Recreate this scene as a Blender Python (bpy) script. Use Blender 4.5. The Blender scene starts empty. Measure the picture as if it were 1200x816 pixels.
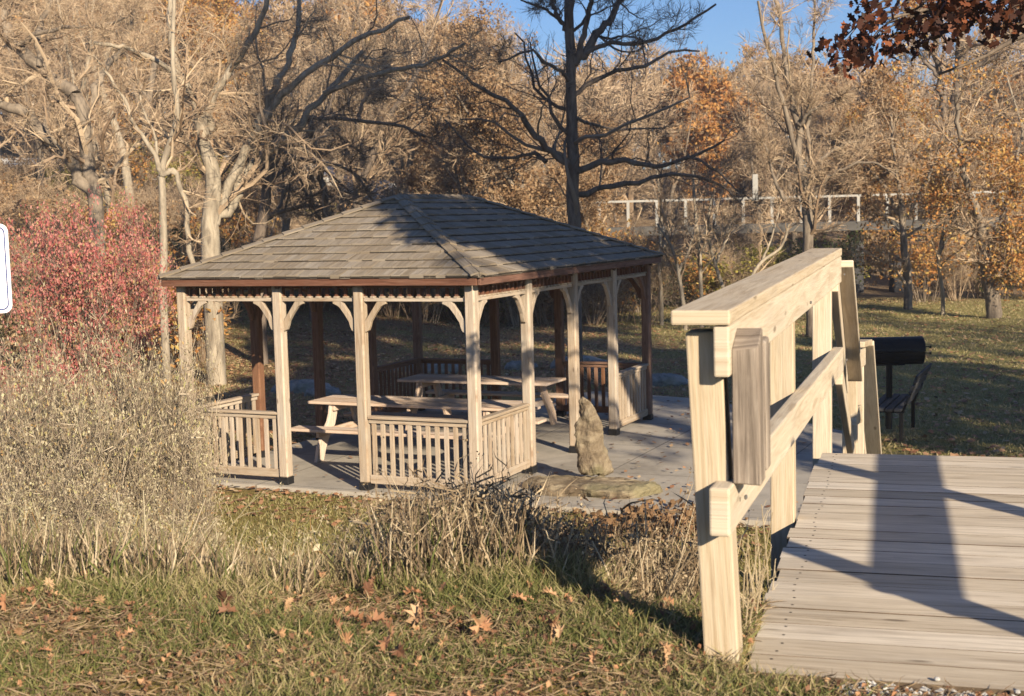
import bpy, math, random
import numpy as np
from mathutils import Vector

S = bpy.context.scene
COL = S.collection
rng = np.random.default_rng(7)
random.seed(5)
PI = math.pi

# ------------------------------------------------------------------ camera model
F, PITCH, ROLL = 1567.8, 0.0958, -0.0259
CAM = np.array([0, 0, 3.1155])
FW = np.array([0, math.cos(PITCH), -math.sin(PITCH)])
RT = np.array([1.0, 0, 0]); UP = np.cross(RT, FW)
RT2 = math.cos(ROLL) * RT + math.sin(ROLL) * UP
UP2 = -math.sin(ROLL) * RT + math.cos(ROLL) * UP
def ray(x, y): return FW + RT2 * (x - 600) / F - UP2 * (y - 408) / F
def aty(x, y, Y):
    d = ray(x, y); return CAM + d * Y / d[1]
def atz(x, y, z):
    d = ray(x, y); return CAM + d * (z - CAM[2]) / d[2]

# ------------------------------------------------------------------ object helpers
def link(o, parent=None):
    COL.objects.link(o)
    if parent is not None: o.parent = parent
    return o
def tag(o, label=None, cat=None, group=None, kind=None):
    if label: o['label'] = label
    if cat: o['category'] = cat
    if group: o['group'] = group
    if kind: o['kind'] = kind
    return o
def empty(name, loc=(0, 0, 0), label=None, cat=None, group=None):
    o = bpy.data.objects.new(name, None); o.empty_display_size = .1
    link(o); o.location = loc
    return tag(o, label, cat, group)

class MB:
    """collects polygons with per-corner uv and a per-vertex random value"""
    def __init__(s): s.v = []; s.f = []; s.uv = []; s.r = []; s.sm = []; s.mi = []; s.cur = 0
    def add(s, vs, fs, uvs=None, r=None, smooth=False):
        b = len(s.v); s.v += [tuple(map(float, p)) for p in vs]
        r = random.random() if r is None else r
        s.r += [r] * len(vs)
        for i, f in enumerate(fs):
            s.f.append([b + k for k in f]); s.sm.append(smooth); s.mi.append(s.cur)
            s.uv += (uvs[i] if uvs else [(0, 0)] * len(f))
    def hexa(s, P, L=(1, 1, 1), r=None):
        # P: 8 pts, 0-3 bottom loop (0->1 length axis, 1->2 width), 4-7 top
        l, w, h = L
        ou, ov = random.random() * 20, random.random() * 20
        q = lambda a, b: [(ou, ov), (ou + a, ov), (ou + a, ov + b), (ou, ov + b)]
        fs = [(0, 3, 2, 1), (4, 5, 6, 7), (0, 1, 5, 4), (2, 3, 7, 6), (1, 2, 6, 5), (3, 0, 4, 7)]
        uv = [[(ou, ov), (ou, ov + w), (ou + l, ov + w), (ou + l, ov)], q(l, w), q(l, h), q(l, h),
              q(w * .3, h), q(w * .3, h)]
        s.add(P, fs, uv, r)
    def beam(s, a, b, w, h, up=(0, 0, 1), r=None, off=(0, 0), taper=1.0):
        """board from a to b; w across, h along up"""
        a = Vector(a); b = Vector(b); d = (b - a); l = d.length; d.normalize()
        sd = d.cross(Vector(up)).normalized(); u = sd.cross(d).normalized()
        a = a + sd * off[0] + u * off[1]; b = b + sd * off[0] + u * off[1]
        P = []
        for z in (-h / 2, h / 2):
            P += [a - sd * w / 2 + u * z, b - sd * w / 2 * taper + u * z * taper,
                  b + sd * w / 2 * taper + u * z * taper, a + sd * w / 2 + u * z]
        s.hexa(P, (l, w, h), r)
    def prism(s, pts, o, ax, ay, th, r=None):
        """2-D outline pts in frame (o, ax, ay), extruded +-th/2 along ax x ay"""
        o = Vector(o); ax = Vector(ax).normalized(); ay = Vector(ay).normalized(); n = ax.cross(ay)
        A = [o + ax * x + ay * y - n * th / 2 for x, y in pts]
        B = [o + ax * x + ay * y + n * th / 2 for x, y in pts]
        N = len(pts); ou = random.random() * 9
        fs = [list(range(N))[::-1], [N + i for i in range(N)]]
        uv = [[(pts[i][1] + ou, pts[i][0]) for i in reversed(range(N))], [(p[1] + ou, p[0]) for p in pts]]
        for i in range(N):
            j = (i + 1) % N
            fs.append((i, j, N + j, N + i)); uv.append([(ou, 0), (ou + .1, 0), (ou + .1, th), (ou, th)])
        s.add(A + B, fs, uv, r)
    def lathe(s, prof, o, k=14, r=None):
        vs = []; o = Vector(o)
        for rad, z in prof:
            for i in range(k):
                a = 2 * PI * i / k; vs.append(o + Vector((rad * math.cos(a), rad * math.sin(a), z)))
        fs = []
        for j in range(len(prof) - 1):
            for i in range(k):
                fs.append((j * k + i, j * k + (i + 1) % k, (j + 1) * k + (i + 1) % k, (j + 1) * k + i))
        fs.append(tuple(range(k))[::-1]); fs.append(tuple((len(prof) - 1) * k + i for i in range(k)))
        s.add(vs, fs, None, r, False)
    def build(s, name, mat, parent=None, bevel=0, seg=1):
        me = bpy.data.meshes.new(name); me.from_pydata(s.v, [], s.f)
        uvl = me.uv_layers.new(name='UVMap'); uvl.data.foreach_set('uv', np.array(s.uv, dtype=np.float32).ravel())
        at = me.attributes.new('rnd', 'FLOAT', 'POINT'); at.data.foreach_set('value', np.array(s.r, dtype=np.float32))
        me.polygons.foreach_set('use_smooth', s.sm)
        for m_ in (mat if isinstance(mat, (list, tuple)) else [mat]): me.materials.append(m_)
        me.polygons.foreach_set('material_index', s.mi); me.update()
        o = bpy.data.objects.new(name, me); link(o, parent)
        if bevel:
            m = o.modifiers.new('bev', 'BEVEL'); m.width = bevel; m.segments = seg; m.limit_method = 'ANGLE'
            m.angle_limit = math.radians(40)
        return o

def np_mesh(name, parts, mats, smooth=True):
    """parts: list of (verts (N,3), faces (M,k), rnd (N,) or None, material index)"""
    V = []; L = []; tot = []; mi = []; R = []; b = 0; sm = []
    for v, f, r, m in parts:
        if len(f) == 0: continue
        V.append(v); L.append((f + b).ravel()); tot.append(np.full(len(f), f.shape[1])); mi.append(np.full(len(f), m))
        R.append(r if r is not None else np.zeros(len(v))); b += len(v)
        sm.append(np.full(len(f), bool(smooth and f.shape[1] == 4 and m == 0)))
    V = np.concatenate(V).astype(np.float32); L = np.concatenate(L).astype(np.int32)
    tot = np.concatenate(tot).astype(np.int32)
    me = bpy.data.meshes.new(name)
    me.vertices.add(len(V)); me.vertices.foreach_set('co', V.ravel())
    me.loops.add(len(L)); me.loops.foreach_set('vertex_index', L)
    me.polygons.add(len(tot)); st = np.concatenate([[0], np.cumsum(tot)[:-1]]).astype(np.int32)
    me.polygons.foreach_set('loop_start', st); me.polygons.foreach_set('loop_total', tot)
    me.polygons.foreach_set('material_index', np.concatenate(mi).astype(np.int32))
    me.polygons.foreach_set('use_smooth', np.concatenate(sm))
    at = me.attributes.new('rnd', 'FLOAT', 'POINT'); at.data.foreach_set('value', np.concatenate(R).astype(np.float32))
    for m in mats: me.materials.append(m)
    me.update(calc_edges=True); me.validate()
    return me
def np_obj(name, parts, mats, parent=None, smooth=True):
    return link(bpy.data.objects.new(name, np_mesh(name, parts, mats, smooth)), parent)

# ------------------------------------------------------------------ materials
def mat(name):
    m = bpy.data.materials.new(name); m.use_nodes = True; nt = m.node_tree
    for n in list(nt.nodes): nt.nodes.remove(n)
    out = nt.nodes.new('ShaderNodeOutputMaterial'); b = nt.nodes.new('ShaderNodeBsdfPrincipled')
    nt.links.new(b.outputs[0], out.inputs[0]); b.inputs['Specular IOR Level'].default_value = .25
    return m, nt, b
def N(nt, t, **kw):
    n = nt.nodes.new(t)
    for k, v in kw.items():
        if hasattr(n, k): setattr(n, k, v)
        else: n.inputs[k].default_value = v
    return n
def ramp(nt, fac, stops):
    n = nt.nodes.new('ShaderNodeValToRGB'); cr = n.color_ramp
    while len(cr.elements) < len(stops): cr.elements.new(.5)
    for e, (p, c) in zip(cr.elements, stops): e.position = p; e.color = (*c, 1)
    nt.links.new(fac, n.inputs[0]); return n
def mix(nt, a, b, fac, mode='MIX'):
    n = nt.nodes.new('ShaderNodeMix'); n.data_type = 'RGBA'; n.blend_type = mode
    for s, val in ((n.inputs[6], a), (n.inputs[7], b), (n.inputs[0], fac)):
        if hasattr(val, 'links') or hasattr(val, 'is_linked'): nt.links.new(val, s)
        elif isinstance(val, (int, float)): s.default_value = val
        else: s.default_value = (*val, 1)
    return n.outputs[2]
def noise(nt, vec, scale, detail=4, rough=.55, dist=0):
    n = N(nt, 'ShaderNodeTexNoise'); n.inputs['Scale'].default_value = scale; n.inputs['Detail'].default_value = detail
    n.inputs['Roughness'].default_value = rough; n.inputs['Distortion'].default_value = dist
    if vec is not None: nt.links.new(vec, n.inputs['Vector'])
    return n.outputs[0]
def bump(nt, b, h, strength=.3, dist=.01):
    n = N(nt, 'ShaderNodeBump'); n.inputs['Strength'].default_value = strength; n.inputs['Distance'].default_value = dist
    nt.links.new(h, n.inputs['Height']); nt.links.new(n.outputs[0], b.inputs['Normal'])
def attr(nt, name='rnd'):
    n = N(nt, 'ShaderNodeAttribute'); n.attribute_name = name; return n.outputs['Fac']
def mapping(nt, vec, sc):
    m = N(nt, 'ShaderNodeMapping'); m.inputs['Scale'].default_value = sc; nt.links.new(vec, m.inputs[0]); return m.outputs[0]

def wood(name, dark, mid, light, blotch=(.3, .27, .24), bl=.35, tint=.25, rough=.75, grain=26, knots=True):
    m, nt, b = mat(name)
    uv = N(nt, 'ShaderNodeTexCoord').outputs['UV']
    g1 = noise(nt, mapping(nt, uv, (1.2, grain, 1)), 1.6, 7, .65, 1.2)
    g2 = noise(nt, mapping(nt, uv, (4, 110, 1)), 1.5, 4, .6, .4)
    c = ramp(nt, g1, [(.28, dark), (.47, mid), (.68, light)]).outputs[0]
    c = mix(nt, c, dark, ramp(nt, g2, [(.30, (.55,) * 3), (.46, (0,) * 3)]).outputs[0])
    n3 = noise(nt, mapping(nt, uv, (1.5, 5, 1)), 1.4, 5, .6, .3)
    c = mix(nt, c, blotch, ramp(nt, n3, [(.48, (0,) * 3), (.72, (bl,) * 3)]).outputs[0])
    if knots:
        v = N(nt, 'ShaderNodeTexVoronoi'); v.inputs['Scale'].default_value = 1.0
        nt.links.new(mapping(nt, uv, (2.3, 8.0, 1)), v.inputs['Vector'])
        c = mix(nt, c, tuple(x * .45 for x in dark), ramp(nt, v.outputs['Distance'], [(.045, (.75,) * 3), (.10, (0,) * 3)]).outputs[0])
    hs = N(nt, 'ShaderNodeHueSaturation'); nt.links.new(c, hs.inputs['Color'])
    mr = N(nt, 'ShaderNodeMapRange'); nt.links.new(attr(nt), mr.inputs[0]); mr.inputs[3].default_value = 1 - tint; mr.inputs[4].default_value = 1 + tint * .7
    nt.links.new(mr.outputs[0], hs.inputs['Value'])
    mr2 = N(nt, 'ShaderNodeMapRange'); nt.links.new(attr(nt), mr2.inputs[0]); mr2.inputs[3].default_value = 1.15; mr2.inputs[4].default_value = .85
    nt.links.new(mr2.outputs[0], hs.inputs['Saturation'])
    nt.links.new(hs.outputs[0], b.inputs['Base Color']); b.inputs['Roughness'].default_value = rough
    bump(nt, b, g2, .5, .004)
    return m
def leafmat(name, stops, trans=.35, rough=.6):
    m, nt, b = mat(name)
    c = ramp(nt, attr(nt), stops)
    out = [n for n in nt.nodes if n.type == 'OUTPUT_MATERIAL'][0]
    nt.links.new(c.outputs[0], b.inputs['Base Color']); b.inputs['Roughness'].default_value = rough
    t = N(nt, 'ShaderNodeBsdfTranslucent'); nt.links.new(c.outputs[0], t.inputs[0])
    ms = N(nt, 'ShaderNodeMixShader'); ms.inputs[0].default_value = trans
    nt.links.new(b.outputs[0], ms.inputs[1]); nt.links.new(t.outputs[0], ms.inputs[2]); nt.links.new(ms.outputs[0], out.inputs[0])
    return m
def bark(name, dark, light, scale=9):
    m, nt, b = mat(name)
    pos = N(nt, 'ShaderNodeTexCoord').outputs['Object']
    n1 = noise(nt, mapping(nt, pos, (1, 1, .22)), scale, 6, .7, .5)
    c = ramp(nt, n1, [(.3, dark), (.62, light)]).outputs[0]
    n2 = noise(nt, pos, 1.3, 4, .6)
    c = mix(nt, c, tuple(x * 1.25 for x in light), ramp(nt, n2, [(.5, (0,) * 3), (.7, (.5,) * 3)]).outputs[0])
    nt.links.new(c, b.inputs['Base Color']); b.inputs['Roughness'].default_value = .9
    bump(nt, b, n1, .7, .03)
    return m
def plain(name, col, rough=.6, metal=0, nz=.0, sc=20):
    m, nt, b = mat(name)
    if nz:
        n1 = noise(nt, N(nt, 'ShaderNodeTexCoord').outputs['Object'], sc, 5, .6)
        c = ramp(nt, n1, [(.3, tuple(x * (1 - nz) for x in col)), (.7, tuple(min(1, x * (1 + nz)) for x in col))]).outputs[0]
        nt.links.new(c, b.inputs['Base Color'])
    else: b.inputs['Base Color'].default_value = (*col, 1)
    b.inputs['Roughness'].default_value = rough; b.inputs['Metallic'].default_value = metal
    return m

M_new = wood('fresh_lumber', (.37, .28, .185), (.53, .44, .325), (.62, .535, .415), (.41, .36, .30), .55, .14, grain=16)
M_deck = wood('deck_lumber', (.30, .24, .175), (.58, .50, .40), (.70, .62, .51), (.42, .365, .30), .6, .18, grain=20)
M_old = wood('old_grey_lumber', (.10, .08, .065), (.29, .24, .20), (.45, .39, .33), (.14, .115, .095), .85, .10, grain=22)
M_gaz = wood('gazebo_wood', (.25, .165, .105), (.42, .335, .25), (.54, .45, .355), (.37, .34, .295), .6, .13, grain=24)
M_edge = plain('shingle_edge_dark', (.045, .036, .028), .95, 0, .4, 8)  # near-black strip colour along the lower edge of each shingle course
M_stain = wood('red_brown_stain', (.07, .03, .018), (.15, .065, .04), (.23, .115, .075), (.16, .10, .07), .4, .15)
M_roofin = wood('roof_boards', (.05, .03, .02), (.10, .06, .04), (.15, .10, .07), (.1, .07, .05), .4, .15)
M_shingle = wood('grey_shingle', (.12, .095, .068), (.25, .205, .155), (.35, .30, .24), (.18, .155, .12), .5, .13, .85, 18, False)
M_gaz_shade = wood('stained_wood_painted_shade', (.10, .045, .025), (.20, .105, .065), (.29, .17, .11), (.18, .11, .08), .4, .15)  # brown stained wood, darkened to paint the roof's shade on back posts and rails
M_table = wood('table_wood', (.42, .28, .18), (.60, .46, .36), (.68, .56, .47), (.55, .47, .41), .4, .10, grain=20)
M_bench = wood('dark_slat', (.03, .03, .035), (.05, .05, .055), (.07, .07, .075), (.05, .05, .055), .3, .1)
M_black = plain('black_steel', (.014, .014, .016), .42, .3, .3)
M_foot = plain('post_shoe_black', (.02, .02, .022), .5, .2, .3)
M_bolt = plain('bolt_steel', (.3, .29, .28), .45, .9)
M_bedge = plain('board_edge_dark', (.11, .08, .055), .95, 0, .3, 12)  # darker brown for the long sides of each plank
M_screw = plain('screw_dark', (.08, .07, .06), .5, .6)
M_white = plain('white_sign_paint', (.82, .83, .86), .4)
M_blue = plain('navy_sign_border', (.03, .05, .2), .4)
M_grey = plain('galvanised_steel', (.35, .35, .36), .5, .7, .15)
M_bark_p = bark('pale_bark', (.13, .105, .08), (.40, .34, .26))
M_bark_d = bark('dark_bark', (.06, .047, .04), (.21, .165, .13))
M_bark_m = bark('brown_bark', (.09, .07, .055), (.27, .22, .17))
M_twig = leafmat('twigs', [(0, (.21, .14, .09)), (.5, (.38, .275, .185)), (1, (.55, .425, .29))], .1, .8)
M_twig_d = leafmat('dark_twigs', [(0, (.09, .065, .05)), (.5, (.17, .13, .10)), (1, (.30, .24, .18))], .05, .8)
M_lf_or = leafmat('orange_leaves', [(0, (.26, .11, .04)), (.35, (.50, .23, .07)), (.7, (.58, .33, .11)), (1, (.60, .44, .15))])
M_lf_tan = leafmat('tan_leaves', [(0, (.18, .10, .05)), (.5, (.38, .24, .13)), (1, (.48, .34, .20))])
M_lf_yg = leafmat('yellow_green_leaves', [(0, (.10, .11, .03)), (.5, (.28, .24, .06)), (1, (.46, .40, .10))])
M_lf_red = leafmat('crimson_leaves', [(0, (.34, .08, .07)), (.4, (.55, .18, .17)), (.72, (.62, .32, .28)), (.9, (.54, .38, .18)), (1, (.28, .28, .10))])
M_lf_oak = leafmat('brown_oak_leaves', [(0, (.025, .012, .01)), (.6, (.075, .026, .015)), (1, (.24, .08, .035))], .2)
M_litter = leafmat('fallen_leaf', [(0, (.14, .07, .045)), (.4, (.38, .19, .10)), (.75, (.48, .29, .16)), (1, (.50, .38, .24))], .15)
M_grass = leafmat('green_grass', [(0, (.085, .105, .03)), (.4, (.175, .19, .06)), (.62, (.30, .27, .11)), (1, (.50, .40, .24))], .3)
M_straw = leafmat('straw', [(0, (.20, .14, .08)), (.5, (.43, .33, .20)), (1, (.60, .50, .34))], .25)
M_weed = leafmat('weathered_weed_stalk', [(0, (.07, .05, .03)), (.4, (.22, .155, .095)), (.75, (.46, .36, .235)), (1, (.62, .52, .37))], .15)
M_stem = leafmat('shrub_stems', [(0, (.08, .06, .045)), (.5, (.24, .185, .13)), (1, (.50, .42, .31))], .1, .8)
M_mat = leafmat('matted_grass', [(0, (.12, .08, .05)), (.5, (.28, .20, .12)), (1, (.46, .36, .23))], .15)
M_brush = leafmat('dry_brush', [(0, (.19, .14, .08)), (.4, (.40, .34, .22)), (.7, (.56, .49, .34)), (.88, (.36, .35, .14)), (1, (.46, .27, .12))], .2)
M_ever = leafmat('dark_green_leaves', [(0, (.025, .04, .015)), (.6, (.07, .09, .03)), (1, (.14, .14, .05))])
M_gravel = leafmat('gravel', [(0, (.35, .34, .33)), (1, (.60, .59, .57))], 0, .9)

def ground_mat():
    m, nt, b = mat('leafy_ground')
    pos = N(nt, 'ShaderNodeTexCoord').outputs['Object']
    n1 = noise(nt, pos, .35, 6, .65); n2 = noise(nt, pos, 6, 7, .75); n3 = noise(nt, pos, 45, 4, .7)
    grass = ramp(nt, n3, [(.3, (.13, .115, .035)), (.5, (.26, .225, .075)), (.7, (.38, .31, .13))]).outputs[0]
    pb_ = N(nt, 'ShaderNodeSeparateXYZ'); nt.links.new(pos, pb_.inputs[0])
    lx = N(nt, 'ShaderNodeMapRange'); nt.links.new(pb_.outputs[0], lx.inputs[0]); lx.inputs[1].default_value = 2; lx.inputs[2].default_value = 7; lx.inputs[3].default_value = 0; lx.inputs[4].default_value = -.30
    litter = ramp(nt, n3, [(.3, (.11, .06, .035)), (.5, (.27, .165, .09)), (.72, (.42, .29, .17))]).outputs[0]
    ad = N(nt, 'ShaderNodeMath', operation='ADD'); ad0 = N(nt, 'ShaderNodeMath', operation='ADD'); nt.links.new(n1, ad0.inputs[0]); nt.links.new(n2, ad0.inputs[1]); nt.links.new(ad0.outputs[0], ad.inputs[0]); nt.links.new(lx.outputs[0], ad.inputs[1])
    c = mix(nt, grass, litter, ramp(nt, ad.outputs[0], [(.88, (0,) * 3), (1.08, (1,) * 3)]).outputs[0])
    # brown forest floor far away, open lawn near
    sp = N(nt, 'ShaderNodeSeparateXYZ'); nt.links.new(pos, sp.inputs[0])
    fr = N(nt, 'ShaderNodeMapRange'); nt.links.new(sp.outputs[1], fr.inputs[0]); fr.inputs[1].default_value = 44; fr.inputs[2].default_value = 50
    far = ramp(nt, n2, [(.3, (.12, .08, .05)), (.5, (.26, .18, .11)), (.7, (.36, .27, .16))]).outputs[0]
    c = mix(nt, c, far, fr.outputs[0])
    moss = ramp(nt, n3, [(.3, (.10, .075, .018)), (.5, (.21, .165, .04)), (.72, (.33, .24, .10))]).outputs[0]
    mo = N(nt, 'ShaderNodeMapRange'); nt.links.new(sp.outputs[1], mo.inputs[0]); mo.inputs[1].default_value = 17.5; mo.inputs[2].default_value = 15.5
    mm = N(nt, 'ShaderNodeMath', operation='MULTIPLY'); nt.links.new(mo.outputs[0], mm.inputs[0]); nt.links.new(ramp(nt, n2, [(.35, (.2,) * 3), (.5, (1,) * 3)]).outputs[0], mm.inputs[1])
    c = mix(nt, c, moss, mm.outputs[0])
    nt.links.new(c, b.inputs['Base Color']); b.inputs['Roughness'].default_value = .95
    bump(nt, b, n3, .8, .03)
    return m
M_ground = ground_mat()
ga_ = .4297
def concrete(name, base, sc=1.5):
    m, nt, b = mat(name)
    pos = N(nt, 'ShaderNodeTexCoord').outputs['Object']
    n1 = noise(nt, pos, sc, 7, .65); n2 = noise(nt, pos, 60, 3, .6)
    c = ramp(nt, n1, [(.3, tuple(x * .72 for x in base)), (.5, base), (.72, tuple(x * 1.15 for x in base))]).outputs[0]
    c = mix(nt, c, tuple(x * .6 for x in base), ramp(nt, n2, [(.33, (.5,) * 3), (.45, (0,) * 3)]).outputs[0])
    if sc > 1:
        mp = N(nt, 'ShaderNodeMapping'); mp.inputs['Rotation'].default_value = (0, 0, ga_); nt.links.new(pos, mp.inputs[0])
        br_ = N(nt, 'ShaderNodeTexBrick'); br_.offset = 0; br_.inputs['Scale'].default_value = 1; br_.inputs['Brick Width'].default_value = 1.9; br_.inputs['Row Height'].default_value = 1.9; br_.inputs['Mortar Size'].default_value = .008
        nt.links.new(mp.outputs[0], br_.inputs['Vector'])
        c = mix(nt, c, tuple(x * .3 for x in base), br_.outputs['Fac'])
        n4 = noise(nt, pos, .5, 5, .7, 1.0); c = mix(nt, c, (.20, .175, .145), ramp(nt, n4, [(.5, (0,) * 3), (.66, (.6,) * 3)]).outputs[0])
    nt.links.new(c, b.inputs['Base Color']); b.inputs['Roughness'].default_value = .88
    bump(nt, b, n2, .25, .004)
    return m
M_conc = concrete('patio_concrete', (.41, .37, .315))
M_road = concrete('pale_road', (.62, .60, .57), .3)
def stone(name, c1, c2, c3, sc=5):
    m, nt, b = mat(name)
    pos = N(nt, 'ShaderNodeTexCoord').outputs['Object']
    n1 = noise(nt, pos, sc, 8, .7, .6); n2 = noise(nt, pos, sc * .4, 3, .5)
    c = ramp(nt, n1, [(.32, c1), (.5, c2), (.68, c3)]).outputs[0]
    c = mix(nt, c, (.20, .19, .10), ramp(nt, n2, [(.52, (0,) * 3), (.66, (.5,) * 3)]).outputs[0])
    nt.links.new(c, b.inputs['Base Color']); b.inputs['Roughness'].default_value = .92
    bump(nt, b, n1, .9, .03)
    return m
M_stone = stone('lichen_stone', (.07, .05, .035), (.18, .14, .095), (.30, .25, .175))
M_stone2 = stone('grey_stone', (.12, .12, .12), (.26, .26, .25), (.38, .37, .36), 3)

# ------------------------------------------------------------------ sun, sky, camera
SX, SY, ST = -.423, .906, .40          # horizontal travel of the sunlight and its drop per metre
trav = Vector((SX, SY, -ST)).normalized()
sun = bpy.data.lights.new('sun', 'SUN'); sun.energy = 5.0; sun.angle = math.radians(.53); sun.color = (1, .85, .63)
so = bpy.data.objects.new('sun', sun); link(so); so.rotation_euler = trav.to_track_quat('-Z', 'Y').to_euler()
so.location = (10, -20, 15)
W = bpy.data.worlds.new('World'); S.world = W; W.use_nodes = True; nt = W.node_tree
sk = nt.nodes.new('ShaderNodeTexSky'); sk.sky_type = 'NISHITA'; sk.sun_disc = False
sk.sun_elevation = math.atan(ST); sk.sun_rotation = math.atan2(-SX, -SY)
sk.air_density = 1.0; sk.dust_density = .3; sk.ozone_density = 3.5; sk.altitude = 200
bg = [n for n in nt.nodes if n.type == 'BACKGROUND'][0]; mx = nt.nodes.new('ShaderNodeMix'); mx.data_type = 'RGBA'; mx.blend_type = 'MULTIPLY'; mx.inputs[0].default_value = 1; mx.inputs[7].default_value = (.82, 1.0, 1.28, 1)
nt.links.new(sk.outputs[0], mx.inputs[6]); nt.links.new(mx.outputs[2], bg.inputs[0]); bg.inputs[1].default_value = .05
cd = bpy.data.cameras.new('camera'); cam = bpy.data.objects.new('camera', cd); link(cam)
cd.sensor_width = 36; cd.lens = F / 1200 * 36; cd.clip_end = 1000; cd.clip_start = .05
from mathutils import Matrix
mw = Matrix([[RT2[0], UP2[0], -FW[0], CAM[0]], [RT2[1], UP2[1], -FW[1], CAM[1]], [RT2[2], UP2[2], -FW[2], CAM[2]], [0, 0, 0, 1]])
cam.matrix_world = mw; S.camera = cam
cd.dof.use_dof = True; cd.dof.focus_distance = 7.5; cd.dof.aperture_fstop = 8
S.view_settings.view_transform = 'Standard'; S.view_settings.look = 'None'; S.view_settings.exposure = 0.93; S.view_settings.gamma = 1
S.cycles.use_denoising = True
S.cycles.max_bounces = 5; S.cycles.diffuse_bounces = 1; S.cycles.volume_bounces = 0; S.cycles.glossy_bounces = 2; S.cycles.transmission_bounces = 3
S.cycles.caustics_reflective = False; S.cycles.caustics_refractive = False

# ------------------------------------------------------------------ frames of reference
ga = .4297
GU = Vector((-math.cos(ga), math.sin(ga), 0)); GV = Vector((math.sin(ga), math.cos(ga), 0)); GO = Vector((-.4388, 14.9077, 0))
GW, GD = 3.977, 6.0
def G(s, t, z=0): return GO + GU * s + GV * t + Vector((0, 0, z))   # metres along front, along side
DV = Vector((.285, .9585, 0)).normalized(); DE = Vector((.9585, -.285, 0)).normalized()
def Dk(d, e, z=0): return DV * d + DE * e + Vector((0, 0, z))

# ------------------------------------------------------------------ terrain
def sstep(x): x = np.clip(x, 0, 1); return x * x * (3 - 2 * x)
def vn(x, y, s=1.0):
    return (np.sin(x * 1.3 * s + 1.7 * np.sin(y * .7 * s)) + np.sin(y * 1.9 * s + 1.3 * np.sin(x * 1.1 * s + 2)) ) * .5
def terr(x, y):
    x = np.asarray(x, float); y = np.asarray(y, float)
    lip = 4.05 + .10 * vn(x, y * 0, .8) + .25 * sstep((-x - 1.2) / 1.5)
    lip = lip - .62 * sstep((x - .10) / .35)
    u = np.clip(y - lip, 0, None); drop = np.where(u < .6, .5 * u * u / .6, .3 + .5 * (u - .6) - 0)
    bank = np.clip(2.06 - drop, 0, None) + .025 * vn(x, y, 2.2) * (y < 8)
    # cut away beneath the planks
    d_ = x * .285 + y * .9585; e_ = x * .9585 - y * .285
    under = sstep((d_ - 3.12) / .1) * sstep((e_ + .40) / .1) * sstep((2.6 - e_) / .6)
    bank = np.minimum(bank, 2.6 - 1.0 * under) - .05 * sstep((d_ - 3.16) / .08) * sstep((e_ + .40) / .05)
    z = bank - .07 + .02 * vn(x, y, .9)
    left = sstep((-x + 2) / 14) * sstep((y - 26) / 45) * 4.6
    far = sstep((y - 50) / 75) * (7.5 - .018 * np.clip(x, -60, 60))
    z = z + left + far + .5 * vn(x, y, .06) * sstep((y - 50) / 30)
    return z
xs = np.concatenate([np.linspace(-150, -14, 34), np.linspace(-12, -2.2, 50), np.linspace(-2.1, 2.6, 95), np.linspace(2.8, 12, 46), np.linspace(14, 150, 34)])
ys = np.concatenate([np.linspace(-40, -3, 9), np.linspace(-2, 2.4, 20), np.linspace(2.5, 7.5, 100), np.linspace(7.6, 14, 34), np.linspace(15, 60, 60), np.linspace(63, 320, 60)])
X, Y = np.meshgrid(xs, ys)
V = np.stack([X, Y, terr(X, Y)], -1).reshape(-1, 3); nx, ny = len(xs), len(ys)
ii = (np.arange(ny - 1)[:, None] * nx + np.arange(nx - 1)[None]).ravel()
g = np_obj('ground', [(V, np.stack([ii, ii + 1, ii + nx + 1, ii + nx], 1), None, 0)], [M_ground]); g['kind'] = 'structure'

# pale road on the hillside at left
mb = MB(); pr = None
for i in range(25):
    x = -46 + i * 1.7; y = 70 + .8 * math.sin(x * .12); z = float(terr(x, y))
    a = Vector((x, y - 1.4, z + .25)); b_ = Vector((x, y + 2.6, z + 1.15))
    if pr: mb.add([pr[0], a, b_, pr[1], pr[0] - Vector((0, 0, .6)), a - Vector((0, 0, .6))], [(0, 1, 2, 3), (4, 5, 1, 0)])
    pr = (a, b_)
o = mb.build('road', M_road); o['kind'] = 'structure'

# patio slab
pts = [(GW + .16, -.17), (GW + .16, GD + .5), (GW - 1.2, GD + 1.6), (2.0, GD + 3.0), (-.3, GD + 2.4), (-3.2, GD - .5), (-4.4, 2.0), (-5.2, -.17)]
mb = MB(); vt = [G(s, t, 0) for s, t in pts]; vb = [G(s, t, -.16) for s, t in pts]; n = len(pts)
mb.add(vt + vb, [list(range(n))] + [(i, n + i, n + (i + 1) % n, (i + 1) % n) for i in range(n)])
o = mb.build('patio', M_conc); o['kind'] = 'structure'

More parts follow.
